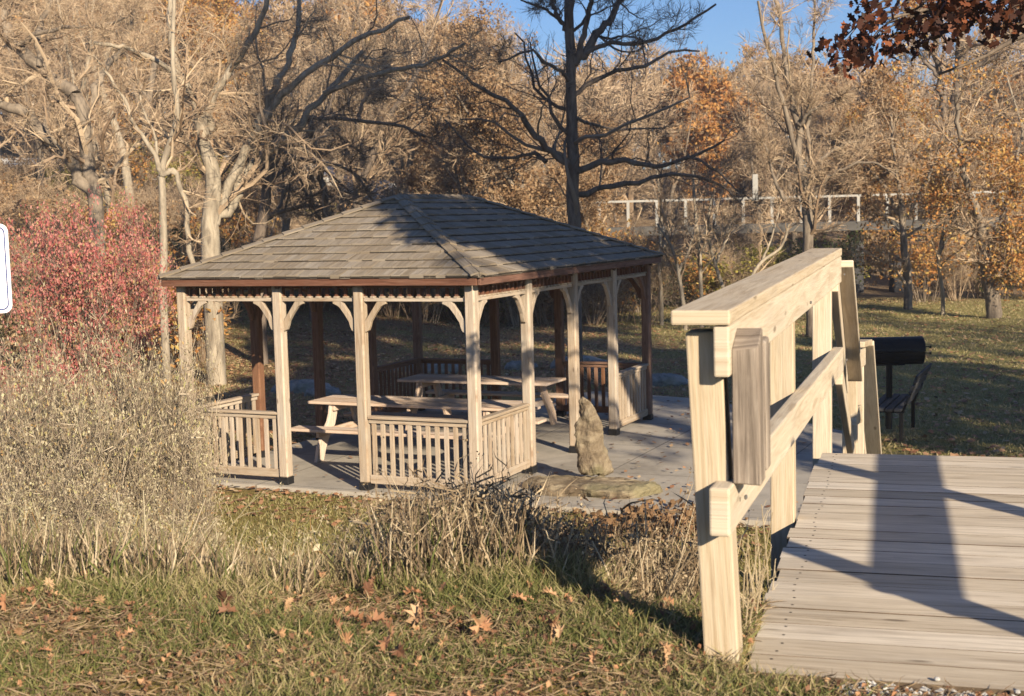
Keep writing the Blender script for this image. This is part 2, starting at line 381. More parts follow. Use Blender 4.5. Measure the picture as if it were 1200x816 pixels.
# ------------------------------------------------------------------ gazebo
GZ = empty('gazebo', GO, 'open timber gazebo with grey hipped shingle roof and baluster railings on a concrete slab', 'gazebo')
gi = Vector(GO)
def L(p): return p - gi
ezt, ov = 2.50, .20
def roof():
    mb = MB(); hw = GW / 2 + ov; pitch = .43
    ctr = G(GW / 2, GD / 2)
    hd = GD / 2 + ov
    faces = [(-GV, GU, hw, hd), (GV, -GU, hw, hd), (-GU, -GV, hd, hw), (GU, GV, hd, hw)]   # outward normal dir, along dir, half len, distance
    run = hw
    nc = 11; c = run / nc
    for out, al, hl, dist in faces:
        for j in range(nc):
            r0 = j * c - .012; r1 = min(run, (j + 1) * c + .035)
            l0, l1 = hl - max(r0, -.01), hl - r1
            s = -l0 + (-random.random() * .2); up_j = 0
            while s < l0:
                w = random.uniform(.11, .22); a, b = s + .004, s + w - .004; s += w
                lo0, lo1 = max(a, -l0), min(b, l0)
                if lo1 - lo0 < .015: continue
                hi0, hi1 = max(a, -l1), min(b, l1)
                if hi0 > hi1: hi0 = hi1 = min(max((a + b) / 2, -l1), l1) if l1 > 0 else 0
                jj = random.uniform(-.006, .004)
                def P(q, rr, up): return ctr + out * (dist - rr) + al * q + Vector((0, 0, ezt + rr * pitch + up)) - gi
                t = random.uniform(.028, .040)
                mb.hexa([P(lo0, r0 + jj, -.004), P(hi0, r1, -.004), P(hi1, r1, -.004), P(lo1, r0 + jj, -.004),
                         P(lo0, r0 + jj, t), P(hi0, r1, .003), P(hi1, r1, .003), P(lo1, r0 + jj, t)], (c * 1.3, w, .02))
    o = mb.build('roof', M_shingle, GZ)
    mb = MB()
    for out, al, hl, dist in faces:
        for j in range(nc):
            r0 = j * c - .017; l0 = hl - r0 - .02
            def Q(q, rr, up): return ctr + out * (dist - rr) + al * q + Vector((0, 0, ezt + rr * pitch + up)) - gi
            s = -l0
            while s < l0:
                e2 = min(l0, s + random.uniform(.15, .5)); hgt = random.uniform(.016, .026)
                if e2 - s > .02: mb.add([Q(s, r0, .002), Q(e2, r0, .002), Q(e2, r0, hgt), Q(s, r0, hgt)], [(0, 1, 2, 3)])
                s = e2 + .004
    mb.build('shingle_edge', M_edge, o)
    # hip and ridge caps
    mb = MB()
    for sx in (-1, 1):
        for sy in (-1, 1):
            a = ctr + GU * hw * sx + GV * hd * sy + Vector((0, 0, ezt + .03)); b = ctr + GV * (hd - hw) * sy + Vector((0, 0, ezt + run * pitch + .035))
            for k in range(12):
                p, q = a.lerp(b, k / 12), a.lerp(b, (k + 1.25) / 12) if k < 11 else b
                for axd in (GU * sx, GV * sy):
                    d = (b - a).normalized(); 
                    tng = (axd - d * axd.dot(d)).normalized()
                    fall = -tng
                    other = GV * sy if axd == GU * sx else GU * sx
                    al = other; inn = -axd
                    sd = (d - axd * 0).cross(Vector((0, 0, 1))).normalized()
                    sgn = 1 if sd.dot(other) > 0 else -1
                    sd = sd * sgn
                    nrm = (axd + Vector((0, 0, 1 / pitch))).normalized()
                    side = d.cross(nrm).normalized()
                    if side.dot(other) < 0: side = -side
                    w = .095
                    P0, P1 = p - side * 0, q
                    mb.hexa([p + nrm * .004 - gi, q - gi, q - side * w - gi, p - side * w + nrm * .004 - gi,
                             p + nrm * .026 - gi, q + nrm * .008 - gi, q - side * w + nrm * .008 - gi, p - side * w + nrm * .026 - gi], (.2, w, .02), random.random() * .6)
    a = ctr - GV * (hd - hw); b = ctr + GV * (hd - hw); zt = ezt + run * pitch + .02
    for k in range(12):
        p, q = a.lerp(b, k / 12), a.lerp(b, (k + 1.2) / 12)
        for sx in (-1, 1):
            w = Vector((0, 0, -.10 * pitch)) + GU * .10 * sx
            z0 = Vector((0, 0, zt)); n_ = Vector((0, 0, .02))
            mb.hexa([p + z0 - gi, q + z0 - gi, q + z0 + w - gi, p + z0 + w - gi, p + z0 + n_ * 1.6 - gi, q + z0 + n_ * .6 - gi, q + z0 + w + n_ * .6 - gi, p + z0 + w + n_ * 1.6 - gi], (.2, .1, .02), random.random() * .6)
    mb.build('hip_cap', M_shingle, o)
    # boarded underside
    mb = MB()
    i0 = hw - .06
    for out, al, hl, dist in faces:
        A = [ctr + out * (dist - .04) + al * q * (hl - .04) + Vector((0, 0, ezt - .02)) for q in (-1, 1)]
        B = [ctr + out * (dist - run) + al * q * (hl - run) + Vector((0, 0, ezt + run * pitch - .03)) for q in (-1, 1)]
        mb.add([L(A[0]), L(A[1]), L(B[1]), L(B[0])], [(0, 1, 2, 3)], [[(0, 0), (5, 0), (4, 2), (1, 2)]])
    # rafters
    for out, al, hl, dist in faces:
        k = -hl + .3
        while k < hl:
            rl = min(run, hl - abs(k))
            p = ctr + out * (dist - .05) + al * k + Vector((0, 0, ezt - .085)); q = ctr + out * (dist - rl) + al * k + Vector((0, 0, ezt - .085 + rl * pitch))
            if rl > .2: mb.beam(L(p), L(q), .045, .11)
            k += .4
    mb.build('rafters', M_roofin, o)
    # fascia
    mb = MB()
    cs = [G(-ov + .02, -ov + .02), G(GW + ov - .02, -ov + .02), G(GW + ov - .02, GD + ov - .02), G(-ov + .02, GD + ov - .02)]
    for i in range(4):
        a, b = cs[i], cs[(i + 1) % 4]; d = (b - a).normalized() * .018
        mb.beam(L(a + d + Vector((0, 0, 2.447))), L(b - d + Vector((0, 0, 2.447))), .035, .085)
    mb.build('fascia', M_stain, GZ, .004)
roof()
# beams, frieze, rails
SF = [0, .3625 * GW, .6448 * GW, GW]; TS = [GD * k / 4 for k in range(5)]
posts = [(s, 0) for s in SF] + [(s, GD) for s in SF] + [(0, t) for t in TS[1:-1]] + [(GW, t) for t in TS[1:-1]]
mb = MB()
def seg(a, b, z0, z1, w, m):
    z = (z0 + z1) / 2; d = (b - a).normalized() * .068
    m.beam(L(a + d + Vector((0, 0, z))), L(b - d + Vector((0, 0, z))), w, z1 - z0)
def bays():
    for t in (0, GD):
        for i in range(3): yield G(SF[i], t), G(SF[i + 1], t)
    for s in (0, GW):
        for i in range(4): yield G(s, TS[i]), G(s, TS[i + 1])
for a, b in bays():
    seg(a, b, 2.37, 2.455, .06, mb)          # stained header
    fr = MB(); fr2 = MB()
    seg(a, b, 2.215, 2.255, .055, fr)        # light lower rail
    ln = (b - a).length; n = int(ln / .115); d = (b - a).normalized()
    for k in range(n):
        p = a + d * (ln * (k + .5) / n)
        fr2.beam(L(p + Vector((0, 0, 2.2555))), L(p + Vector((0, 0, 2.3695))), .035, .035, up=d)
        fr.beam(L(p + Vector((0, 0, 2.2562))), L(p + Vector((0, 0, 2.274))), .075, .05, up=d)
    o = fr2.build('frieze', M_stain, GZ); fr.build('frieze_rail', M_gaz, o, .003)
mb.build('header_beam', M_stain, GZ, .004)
# posts and brackets
dirs = {}
for (s, t) in posts:
    p = G(s, t)
    pe = MB(); pe.beam(L(p + Vector((0, 0, .085))), L(p + Vector((0, 0, 2.46))), .128, .128, up=GV)
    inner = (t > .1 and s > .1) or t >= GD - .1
    mw_ = M_gaz_shade if inner else M_gaz
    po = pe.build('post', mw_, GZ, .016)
    fo = MB(); fo.beam(L(p + Vector((0, 0, .0))), L(p + Vector((0, 0, .088))), .134, .134, up=GV); fo.build('post_shoe', M_foot, po, .004)
    nb = []
    if t in (0, GD): nb += [GU * k for k in (-1, 1) if 0 <= s + k * .1 <= GW + .01]
    if s in (0, GW): nb += [GV * k for k in (-1, 1) if 0 <= t + k * .1 <= GD + .01]
    for d in nb:
        br = MB()
        poly = [(0, -.35), (0, -.235), (.05, -.17), (.125, -.07), (.175, -.0), (.29, -.0), (.295, -.025), (.255, -.04), (.21, -.065), (.145, -.145), (.085, -.235), (.07, -.29), (.05, -.335), (.015, -.355)]
        br.prism([(x + .064, y) for x, y in poly][::-1], L(p + Vector((0, 0, 2.214))), d, (0, 0, 1), .05)
        br.build('bracket', mw_, po, .003)
# railings
def railing(a, b, M_gaz=M_gaz):
    d = (b - a).normalized(); a2, b2 = a + d * .07, b - d * .07; ln = (b2 - a2).length
    m = MB(); n = max(3, int(ln / .118))
    for k in range(n):
        p = a2 + d * (ln * (k + .5) / n)
        m.beam(L(p + Vector((0, 0, .178))), L(p + Vector((0, 0, .792))), .052, .028, up=d.cross(Vector((0, 0, 1))))
    ro = m.build('railing', M_gaz, GZ, .002)
    m = MB(); m.beam(L(a2 + Vector((0, 0, .861))), L(b2 + Vector((0, 0, .861))), .105, .034)
    m.beam(L(a2 + Vector((0, 0, .8165))), L(b2 + Vector((0, 0, .8165))), .045, .052)
    m.build('top_rail', M_gaz, ro, .006)
    m = MB(); m.beam(L(a2 + Vector((0, 0, .13))), L(b2 + Vector((0, 0, .13))), .06, .10); m.build('bottom_rail', M_gaz, ro, .005)
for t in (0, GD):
    q_ = M_gaz if t == 0 else M_gaz_shade
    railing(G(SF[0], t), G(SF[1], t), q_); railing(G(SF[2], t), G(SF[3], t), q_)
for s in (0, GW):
    railing(G(s, TS[0]), G(s, TS[1])); railing(G(s, TS[3]), G(s, TS[4]), M_gaz if s == 0 else M_gaz_shade)

# ------------------------------------------------------------------ picnic tables (A-frame, curved legs)
def picnic(loc, ln, label):
    t = empty('picnic_table', loc, label, 'picnic table', 'picnic tables under the gazebo roof')
    t.rotation_euler = (0, 0, -ga)          # long axis along local x
    m = MB()
    for k in range(5): m.beam((-ln / 2, -.30 + .15 * k, .735), (ln / 2, -.30 + .15 * k, .735), .144, .038)
    m.build('tabletop', M_table, t, .006)
    for sy in (-1, 1):
        m = MB()
        for k in range(2): m.beam((-ln / 2 - .02, sy * (.62 + .145 * k), .435), (ln / 2 - .02, sy * (.62 + .145 * k), .435), .138, .038)
        m.build('bench_seat', M_table, t, .006)
    for sx in (-1, 1):
        x = sx * (ln / 2 - .38)
        m = MB()
        m.beam((x, -.74, .375), (x, .74, .375), .045, .09)
        m.beam((x, -.33, .672), (x, .33, .672), .045, .085)
        m.build('cross_brace', M_table, t, .004)
        for sy in (-1, 1):
            m = MB()
            pts = [(.20, .716), (.335, .716), (.36, .60), (.41, .50), (.55, .36), (.68, .20), (.74, .0), (.57, .0), (.50, .16), (.40, .30), (.26, .44), (.20, .58)]
            m.prism([(y * sy, z) for y, z in pts][::sy], (x + sx * .047, 0, 0), (0, 1, 0), (0, 0, 1), .045)
            m.build('leg', M_table, t, .004)
    return t
c1 = GO + Vector((-.85, 2.85, 0))
def tab_centre(nearleft, ln, dep=.75):
    a = Vector((nearleft[0], nearleft[1], 0)); return a - GU * ln / 2 + GV * dep / 2
picnic(tab_centre(aty(360, 471, 17.85), 3.0), 3.0, 'weathered picnic table nearer the front railing of the gazebo')
picnic(tab_centre(aty(465, 446, 20.1), 2.46), 2.46, 'shorter looking picnic table standing behind the first one, farther back in the gazebo')

# ------------------------------------------------------------------ boardwalk with railings and stair
BW = empty('boardwalk', Dk(3.2, .5, 2.0), 'pale plank boardwalk with a post and rail handrail and stairs going down', 'boardwalk')
bo = Vector(BW.location)
def K(d, e, z): return Dk(d, e, z) - bo
EL, ER = -.389, 1.495
d0 = 3.205; k = 0
while d0 < 6.24:
    w = .138
    m = MB(); jz = random.uniform(-.0012, .0006); sk_ = random.uniform(-.012, .012); tl = random.uniform(-.006, .006)
    a = K(d0 + w / 2 - tl, EL + sk_, 2.0 - .019 + jz); b = K(d0 + w / 2 + tl, ER, 2.0 - .019 + jz + random.uniform(-.001, .001))
    m.beam(a, b, w - random.uniform(.000, .003), .038)
    m.mi[2] = m.mi[3] = 2; m.cur = 1
    for e_ in (EL + .07, .52, .58, ER - .07):
        for dd_ in (.035, .103): m.lathe([(.0048, -.001), (.0048, .0008), (.002, .0012)], K(d0 + dd_ + random.uniform(-.006, .006), e_ + random.uniform(-.008, .008), 2.0 + jz), 8)
    m.build('deck_board', [M_deck, M_screw, M_bedge], BW, .0012, 1); d0 += .1405; k += 1
DEND = d0
m = MB()
for e in (EL + .03, .55, ER - .03): m.beam(K(3.25, e, 1.864), K(DEND - .05, e, 1.864), .04, .19)
m.beam(K(DEND - .025, EL + .03, 1.86), K(DEND - .025, ER - .03, 1.86), .04, .18, off=(0, 0))
m.build('joist', M_deck, BW, .003)
def eline(d): return -.472 + .034 * (d - 3.15)
def zcap(d): return 2.872 + .016 * (d - 3.15)
def zg(d, e):
    p = Dk(d, e); return float(terr(p.x, p.y))
def left_post(d, et, eb, ztop, zbot):
    m = MB(); m.beam(K(d - .01, et, ztop), K(d + .0, eb, zbot), .086, .088, up=DV)
    return m.build('post', M_new, BW, .005, 2)
left_post(3.27, -.475, -.436, 2.834, 1.93)
left_post(4.92, -.437, -.437, 2.84, zg(4.9, -.44) - .2)
left_post(6.42, -.385, -.39, 2.85, zg(6.4, -.39) - .2)
m = MB(); m.beam(K(3.155, eline(3.15), 2.872), K(6.47, -.368, 2.925), .142, .036); m.build('handrail_cap', M_new, BW, .005, 2)
m = MB(); m.beam(K(3.165, -.424, 2.790), K(6.46, -.318, 2.843), .038, .122); m.build('top_rail', M_new, BW, .005, 2)
m = MB(); m.beam(K(3.13, -.428, 2.410), K(6.52, -.318, 2.412), .050, .118, ); m.build('lower_rail', M_new, BW, .006, 2)
# weathered stub of an old post kept between the rails
m = MB()
a, b = K(3.46, -.368, 2.41), K(3.46, -.385, 2.78)
def st(dd, ee, zz): return K(dd, ee, zz)
m.hexa([st(3.195, -.404, 2.468), st(3.195, -.404, 2.792), st(3.195, -.340, 2.80), st(3.195, -.336, 2.464),
        st(3.285, -.403, 2.468), st(3.285, -.403, 2.838), st(3.285, -.339, 2.838), st(3.285, -.335, 2.464)], (.4, .08, .1))
o = m.build('old_post_stub', M_old, BW, .003, 1); o['label'] = 'grey weathered stub of an older post'
m = MB()
m.hexa([st(3.305, -.398, 2.48), st(3.305, -.398, 2.80), st(3.305, -.336, 2.80), st(3.305, -.332, 2.48),
        st(3.375, -.396, 2.48), st(3.375, -.396, 2.81), st(3.375, -.332, 2.81), st(3.375, -.330, 2.48)], (.4, .08, .1))
m.build('old_post_stub', M_old, BW, .006, 2)
for z, d in ((2.76, 3.27), (2.42, 3.27), (2.42, 6.42), (2.82, 6.42), (2.79, 4.92)):
    m = MB(); p = K(d, -.41 + .034 * (d - 3.2) + (.012 if z > 2.6 else .022), z)
    m.beam(p, p + DE * .008, .012, .012); m.build('bolt', M_bolt, BW, .003)
# right hand railing (its shadow crosses the planks)
m = MB(); m.beam(K(2.36, 1.43, 2.872), K(6.5, 1.43, 2.90), .142, .036); m.build('handrail_cap', M_new, BW, .005, 2)
m = MB(); m.beam(K(2.37, 1.39, 2.80), K(6.5, 1.39, 2.83), .038, .105); m.build('top_rail', M_new, BW, .005, 2)
for d in (2.30, 3.866, 5.43):
    m = MB(); zz = zg(d, 1.7) - .3
    m.beam(K(d, 1.547, 3.5), K(d, 1.547, zz), .086, .088, up=DV); m.build('post', M_new, BW, .005, 2)
# stairs: flight, landing, flight
LZ = 1.32
m = MB(); n = 3
for k in range(n):
    zz = 2.0 - (k + 1) * (2.0 - LZ) / (n + 1); dd = DEND + .02 + k * .29
    m.beam(K(dd + .14, -.30, zz - .019), K(dd + .14, ER - .1, zz - .019), .27, .038)
m.build('stair_tread', M_deck, BW, .005)
m = MB()
dl = DEND + .02 + n * .29
for k in range(7): m.beam(K(dl + .07 + k * .14, -.28, LZ - .019), K(dl + .07 + k * .14, ER - .1, LZ - .019), .134, .038)
m.build('landing_board', M_deck, BW, .005)
de_ = dl + .99; n2 = 7; m = MB()
for k in range(n2):
    zz = LZ - (k + 1) * LZ / (n2 + 1); dd = de_ + k * .28
    m.beam(K(dd + .14, -.22, zz - .019), K(dd + .14, ER - .1, zz - .019), .26, .038)
m.build('stair_tread', M_deck, BW, .005)
m = MB()
for e in (-.29, ER - .12):
    m.beam(K(DEND, e, 1.84), K(dl, e, LZ - .14), .04, .22); m.beam(K(dl, e, LZ - .12), K(de_, e, LZ - .12), .04, .18)
    m.beam(K(de_, e + .06, LZ - .12), K(de_ + 2.05, e + .06, -.02), .04, .2)
m.build('stringer', M_deck, BW, .004)
def pxK(x, y, Yd): return Vector(aty(x, y, Yd)) - bo
m = MB(); m.beam(pxK(984, 309, 6.28), pxK(998, 444, 7.75), .125, .036); m.build('handrail_cap', M_new, BW, .005, 2)
m = MB(); m.beam(pxK(978, 330, 6.3), pxK(990, 452, 7.7), .036, .10); m.build('top_rail', M_new, BW, .005, 2)
m = MB(); m.beam(pxK(983, 440, 6.3), pxK(998, 532, 7.7), .036, .09); m.build('lower_rail', M_new, BW, .005, 2)
p1, p2 = aty(997, 402, 7.85), aty(1000, 405, 8.55)
m = MB(); m.beam(pxK(999, 404, 7.85), pxK(1009, 401, 8.55), .14, .036); m.build('handrail_cap', M_new, BW, .005, 2)
m = MB(); m.beam(pxK(1003, 421, 7.85), pxK(1011, 416, 8.55), .038, .13); m.build('top_rail', M_new, BW, .005, 2)
for (x, yt, Yd) in ((996, 410, 7.9), (1004, 410, 8.5)):
    a = aty(x, yt, Yd); m = MB(); m.beam(Vector(a) - bo, Vector((a[0], a[1], float(terr(a[0], a[1])) - .2)) - bo, .088, .088, up=DV); m.build('post', M_new, BW, .005)
m = MB(); m.beam(pxK(1012, 402, 8.55), pxK(1024, 545, 10.2), .13, .036); m.build('handrail_cap', M_new, BW, .005, 2)
m = MB(); m.beam(pxK(1006, 484, 8.5), pxK(1019, 600, 10.2), .038, .10); m.build('lower_rail', M_new, BW, .005, 2)
m = MB(); m.beam(pxK(1000, 488, 7.85), pxK(1008, 484, 8.55), .04, .11); m.build('lower_rail', M_new, BW, .005, 2)
a = aty(1019, 560, 10.1); m = MB(); m.beam(Vector((a[0], a[1], 1.0)) - bo, Vector((a[0], a[1], -.1)) - bo, .088, .088, up=DV); m.build('post', M_new, BW, .005)

# ------------------------------------------------------------------ standing stone and slab
def rock(name, m_, prof, seed, loc, label, cat, group=None, rings=None, k=18):
    r = np.random.default_rng(seed); vs = []; ph = r.uniform(0, 6, 6)
    for j, (z, rx, ry, ox, oy) in enumerate(prof):
        for i in range(k):
            a = 2 * PI * i / k
            w = 1 + .13 * math.sin(2 * a + ph[0] + j * .35) + .12 * math.sin(5 * a + ph[1] + j * .5) + r.uniform(-.10, .10)
            vs.append((ox + rx * w * math.cos(a), oy + ry * w * math.sin(a), z + r.uniform(-.012, .012)))
    n = len(prof); fs = [(j * k + i, j * k + (i + 1) % k, (j + 1) * k + (i + 1) % k, (j + 1) * k + i) for j in range(n - 1) for i in range(k)]
    fs += [tuple(range(k))[::-1], tuple((n - 1) * k + i for i in range(k))]
    me = bpy.data.meshes.new(name); me.from_pydata(vs, [], fs); me.materials.append(m_)
    o = bpy.data.objects.new(name, me); link(o); o.location = loc
    sb = o.modifiers.new('s', 'SUBSURF'); sb.levels = sb.render_levels = 2
    tx = bpy.data.textures.new(name, 'CLOUDS'); tx.noise_scale = .10; tx.noise_depth = 3
    dm = o.modifiers.new('d', 'DISPLACE'); dm.texture = tx; dm.strength = .09; dm.mid_level = .5
    return tag(o, label, cat, group)
pb = aty(694, 560, 15.4); 
rock('standing_stone', M_stone, [(0, .16, .15, .04, 0), (.08, .185, .17, .03, 0), (.22, .17, .17, .0, 0), (.36, .155, .14, -.01, 0), (.48, .15, .13, -.03, .02), (.58, .14, .11, -.02, 0),
     (.68, .115, .10, -.01, 0), (.77, .085, .08, -.04, 0), (.86, .055, .05, -.07, 0), (.93, .022, .02, -.085, 0)], 3, (pb[0], pb[1], .12),
     'tall pointed upright stone standing on a flat slab beside the gazebo', 'standing stone')
a = aty(692, 580, 15.2)
o = rock('flat_stone', M_stone, [(-.06, .60, .36, 0, 0), (0, .74, .42, 0, 0), (.06, .76, .43, 0, 0), (.12, .72, .40, 0, 0), (.135, .60, .33, 0, 0)], 8, (a[0], a[1] - .12, -.02),
     'broad flat stone slab carrying the upright stone', 'stone')
o.rotation_euler = (0, 0, -.25)
for i, (x, y, Yd, s, lab) in enumerate([(353, 434, 25.5, .55, 'low boulder seen between the two leftmost front posts'), (378, 441, 24.8, .38, 'small boulder beside a larger one left behind the gazebo'),
        (472, 415, 28.5, .42, 'round pale boulder behind the gazebo tables'), (515, 417, 28.2, .55, 'wide flat boulder behind the gazebo, left of the near corner post'),
        (676, 413, 28.5, .6, 'wide flat boulder behind the open right side of the gazebo'), (706, 414, 28.2, .4, 'small boulder next to the wide one beyond the right side'),
        (776, 446, 25.2, .5, 'long low edging stone just right of the gazebo'), (610, 416, 28.6, .4, 'grey boulder seen between the right gazebo posts')]):
    p = aty(x, y, Yd)
    rock('boulder', M_stone2, [(-.1, .9 * s, .6 * s, 0, 0), (.05, s, .66 * s, 0, 0), (.22 * s, .92 * s, .6 * s, 0, 0), (.42 * s, .6 * s, .38 * s, 0, 0)], 20 + i,
         (p[0], Yd, float(terr(p[0], Yd))), lab, 'boulder', 'boulders edging the patio')

# ------------------------------------------------------------------ grill and bench
gb = aty(1042, 500, 18.9); gx, gy = gb[0], gb[1]
GR = empty('park_grill', (gx, gy, 0), 'black barrel grill on a single pedestal beyond the boardwalk railing', 'grill')
m = MB(); k = 20; R = .20; ln = .92
def hcyl(m, R, ln, a0, a1, k, zc, cl=True):
    pts = [(R * math.cos(a0 + (a1 - a0) * i / k), R * 1.0 * math.sin(a0 + (a1 - a0) * i / k) + zc) for i in range(k + 1)]
    m.prism(pts, (0, 0, 0), (0, 1, 0), (0, 0, 1), ln)
hcyl(m, .195, ln, PI, 2 * PI, 12, 1.115); m.build('fire_box', M_black, GR, .006)
m = MB(); hcyl(m, .200, ln + .012, 0, PI, 12, 1.119); lid = m.build('lid', M_black, GR, .006)
m = MB(); m.beam((-.25, -.235, 1.14), (.25, -.235, 1.14), .02, .02)
for x in (-.24, .24): m.beam((x, -.19, 1.14), (x, -.24, 1.14), .016, .016)
m.build('lid_handle', M_black, lid, .003)
m = MB(); m.lathe([(.045, 0), (.045, .93)], (0, 0, 0)); m.build('pedestal', M_black, GR)
m = MB(); m.beam((-.2, 0, .93), (.2, 0, .93), .2, .02); m.build('support_plate', M_black, GR, .003)
for z in (1.18, 1.09):
    m = MB(); m.beam((.465, -.05, z), (.55, -.05, z - .01), .014, .014); m.beam((.55, -.05, z - .01), (.575, -.05, z - .01), .035, .035); m.build('vent_knob', M_black, GR, .004)
GR.rotation_euler = (0, 0, -.06)
bb = atz(1046, 508, 0.0)
BN = empty('park_bench', (bb[0], bb[1], 0), 'dark slatted park bench seen end-on next to the black grill', 'bench')
m = MB()
for k in range(4): m.beam((-.17 + .115 * k, -.8, .44), (-.17 + .115 * k, .8, .44), .095, .035)
m.build('seat', M_bench, BN, .005)
m = MB()
for k in range(3):
    f_ = .12 + k * .14; m.beam((.24 + f_ * .42, -.8, .46 + f_), (.24 + f_ * .42, .8, .46 + f_), .03, .11, up=(.35, 0, 1))
m.build('backrest', M_bench, BN, .005)
for y in (-.6, .6):
    m = MB(); m.beam((-.16, y, 0), (-.16, y, .42), .05, .05, up=(1, 0, 0)); m.build('leg', M_black, BN, .004)
    m = MB(); m.beam((.2, y, 0), (.2, y, .42), .05, .05, up=(1, 0, 0)); m.beam((-.2, y, .40), (.24, y, .40), .05, .04); m.beam((.22, y, .40), (.42, y, .90), .05, .03); m.build('leg', M_black, BN, .004)
BN.rotation_euler = (0, 0, -.42)

# ------------------------------------------------------------------ sign at the left edge
sc_ = aty(8, 262, 5.6); sb_ = aty(8, 367, 5.6)
ht = sc_[2] - sb_[2]; wd = ht * .75
SG = empty('notice_sign', (sc_[0] - wd / 2, 5.6, float(terr(sc_[0] - wd / 2, 5.6))), 'white sign with rounded corners and navy border line at the left edge', 'sign')
def rr(w, h, r, n=6):
    out = []
    for cx, cy, a0 in ((w / 2 - r, h / 2 - r, 0), (-w / 2 + r, h / 2 - r, 90), (-w / 2 + r, -h / 2 + r, 180), (w / 2 - r, -h / 2 + r, 270)):
        for k in range(n + 1):
            a = math.radians(a0 + 90 * k / n); out.append((cx + r * math.cos(a), cy + r * math.sin(a)))
    return out
zc = (sc_[2] + sb_[2]) / 2 - SG.location.z
m = MB(); m.prism(rr(wd, ht, .035), (0, 0, zc), (1, 0, 0), (0, 0, 1), .004); pl = m.build('sign_panel', M_white, SG)
m = MB(); oo = rr(wd - .026, ht - .026, .026); io = rr(wd - .036, ht - .036, .022); n = len(oo)
vs = [(x, -.0035, zc + z) for x, z in oo] + [(x, -.0035, zc + z) for x, z in io]
m.add(vs, [(i, (i + 1) % n, n + (i + 1) % n, n + i) for i in range(n)]); m.build('border_line', M_blue, pl)
m = MB(); m.beam((0, .025, -.3), (0, .025, zc + ht / 2 - .03), .04, .035, up=(0, 1, 0)); m.build('sign_post', M_grey, SG, .003)
SG.rotation_euler = (0, 0, .05)

#@@PLANTS
# ------------------------------------------------------------------ plants: generators
def nrm(a): return a / np.maximum(np.linalg.norm(a, axis=-1, keepdims=True), 1e-9)
def resample(pts, n):
    """Catmull-Rom through pts"""
    P = np.asarray(pts, float); m = len(P)
    if m == 2: return P[0] + (P[1] - P[0]) * np.linspace(0, 1, n)[:, None]
    Q = np.vstack([2 * P[0] - P[1], P, 2 * P[-1] - P[-2]]); out = []
    for t in np.linspace(0, m - 1 - 1e-6, n):
        i = int(t); u = t - i; a, b, c, d = Q[i], Q[i + 1], Q[i + 2], Q[i + 3]
        out.append(.5 * (2 * b + (c - a) * u + (2 * a - 5 * b + 4 * c - d) * u * u + (3 * b - a - 3 * c + d) * u ** 3))
    return np.array(out)
def tubes(P, R, k=3):
    """P (N,n,3), R (N,n) -> verts, faces"""
    Nn, n = P.shape[:2]
    T = nrm(np.gradient(P, axis=1)); mt = nrm(T.mean(1))
    ref = np.where(np.abs(mt[:, 2:3]) > .8, np.array([[1.0, 0, 0]]), np.array([[0, 0, 1.0]]))
    A = nrm(np.cross(T, ref[:, None, :])); B = np.cross(T, A)
    an = np.arange(k) * 2 * PI / k
    V = P[:, :, None] + R[:, :, None, None] * (A[:, :, None] * np.cos(an)[None, None, :, None] + B[:, :, None] * np.sin(an)[None, None, :, None])
    i = np.arange(Nn)[:, None, None] * n * k; j = np.arange(n - 1)[None, :, None] * k; c = np.arange(k)[None, None]
    c2 = (c + 1) % k
    Fc = np.stack([i + j + c, i + j + c2, i + j + k + c2, i + j + k + c], -1).reshape(-1, 4)
    return V.reshape(-1, 3), Fc
def grow(P, R, m, lenf, ang, n=4, rf=.6, trop=.07, t0=.25, jit=.28, rmin=.004, lmax=9, r=rng, t1=1.0):
    Np, npp = P.shape[:2]; idx = np.repeat(np.arange(Np), m); Mn = len(idx)
    t = r.uniform(t0, t1, Mn); s = t * (npp - 1) * .9999; i = s.astype(int); fr = (s - i)[:, None]
    base = P[idx, i] * (1 - fr) + P[idx, i + 1] * fr; rad = R[idx, i] * (1 - fr[:, 0]) + R[idx, i + 1] * fr[:, 0]
    tan = nrm(P[idx, i + 1] - P[idx, i]); pl = np.linalg.norm(np.diff(P, axis=1), axis=-1).sum(1)[idx]
    rnd = r.normal(size=(Mn, 3)); per = nrm(np.cross(tan, rnd)); a = ang * r.uniform(.65, 1.35, Mn)[:, None]
    d = tan * np.cos(a) + per * np.sin(a); ln = np.minimum(pl * lenf * (1.15 - .65 * t) * r.uniform(.55, 1.25, Mn), lmax)
    pts = [base]; p = base
    for q in range(n - 1):
        d = nrm(d + r.normal(size=(Mn, 3)) * jit + np.array([0, 0, trop])); p = p + d * (ln / (n - 1))[:, None]; pts.append(p)
    r0 = np.maximum(rad * rf, rmin); Rr = r0[:, None] * np.linspace(1, .35, n)[None]
    return np.stack(pts, 1), np.maximum(Rr, rmin * .6)
def leaves(pos, size, r=rng, aspect=.6, rnd=None, droop=0):
    M = len(pos); a = nrm(r.normal(size=(M, 3)) + np.array([0, 0, -droop])); b = nrm(np.cross(a, r.normal(size=(M, 3))))
    s = (size * r.uniform(.6, 1.35, M))[:, None]; nn = np.cross(a, b)
    V = np.stack([pos, pos + a * s * .5 + b * s * aspect * .5 + nn * s * .12, pos + a * s, pos + a * s * .5 - b * s * aspect * .5 + nn * s * .12], 1).reshape(-1, 3)
    f = np.arange(M)[:, None] * 4 + np.array([[0, 1, 2, 3]])
    f = np.concatenate([f[:, [0, 1, 2]], f[:, [0, 2, 3]]])
    rr_ = r.random(M) if rnd is None else rnd
    return V, f, np.repeat(rr_, 4)
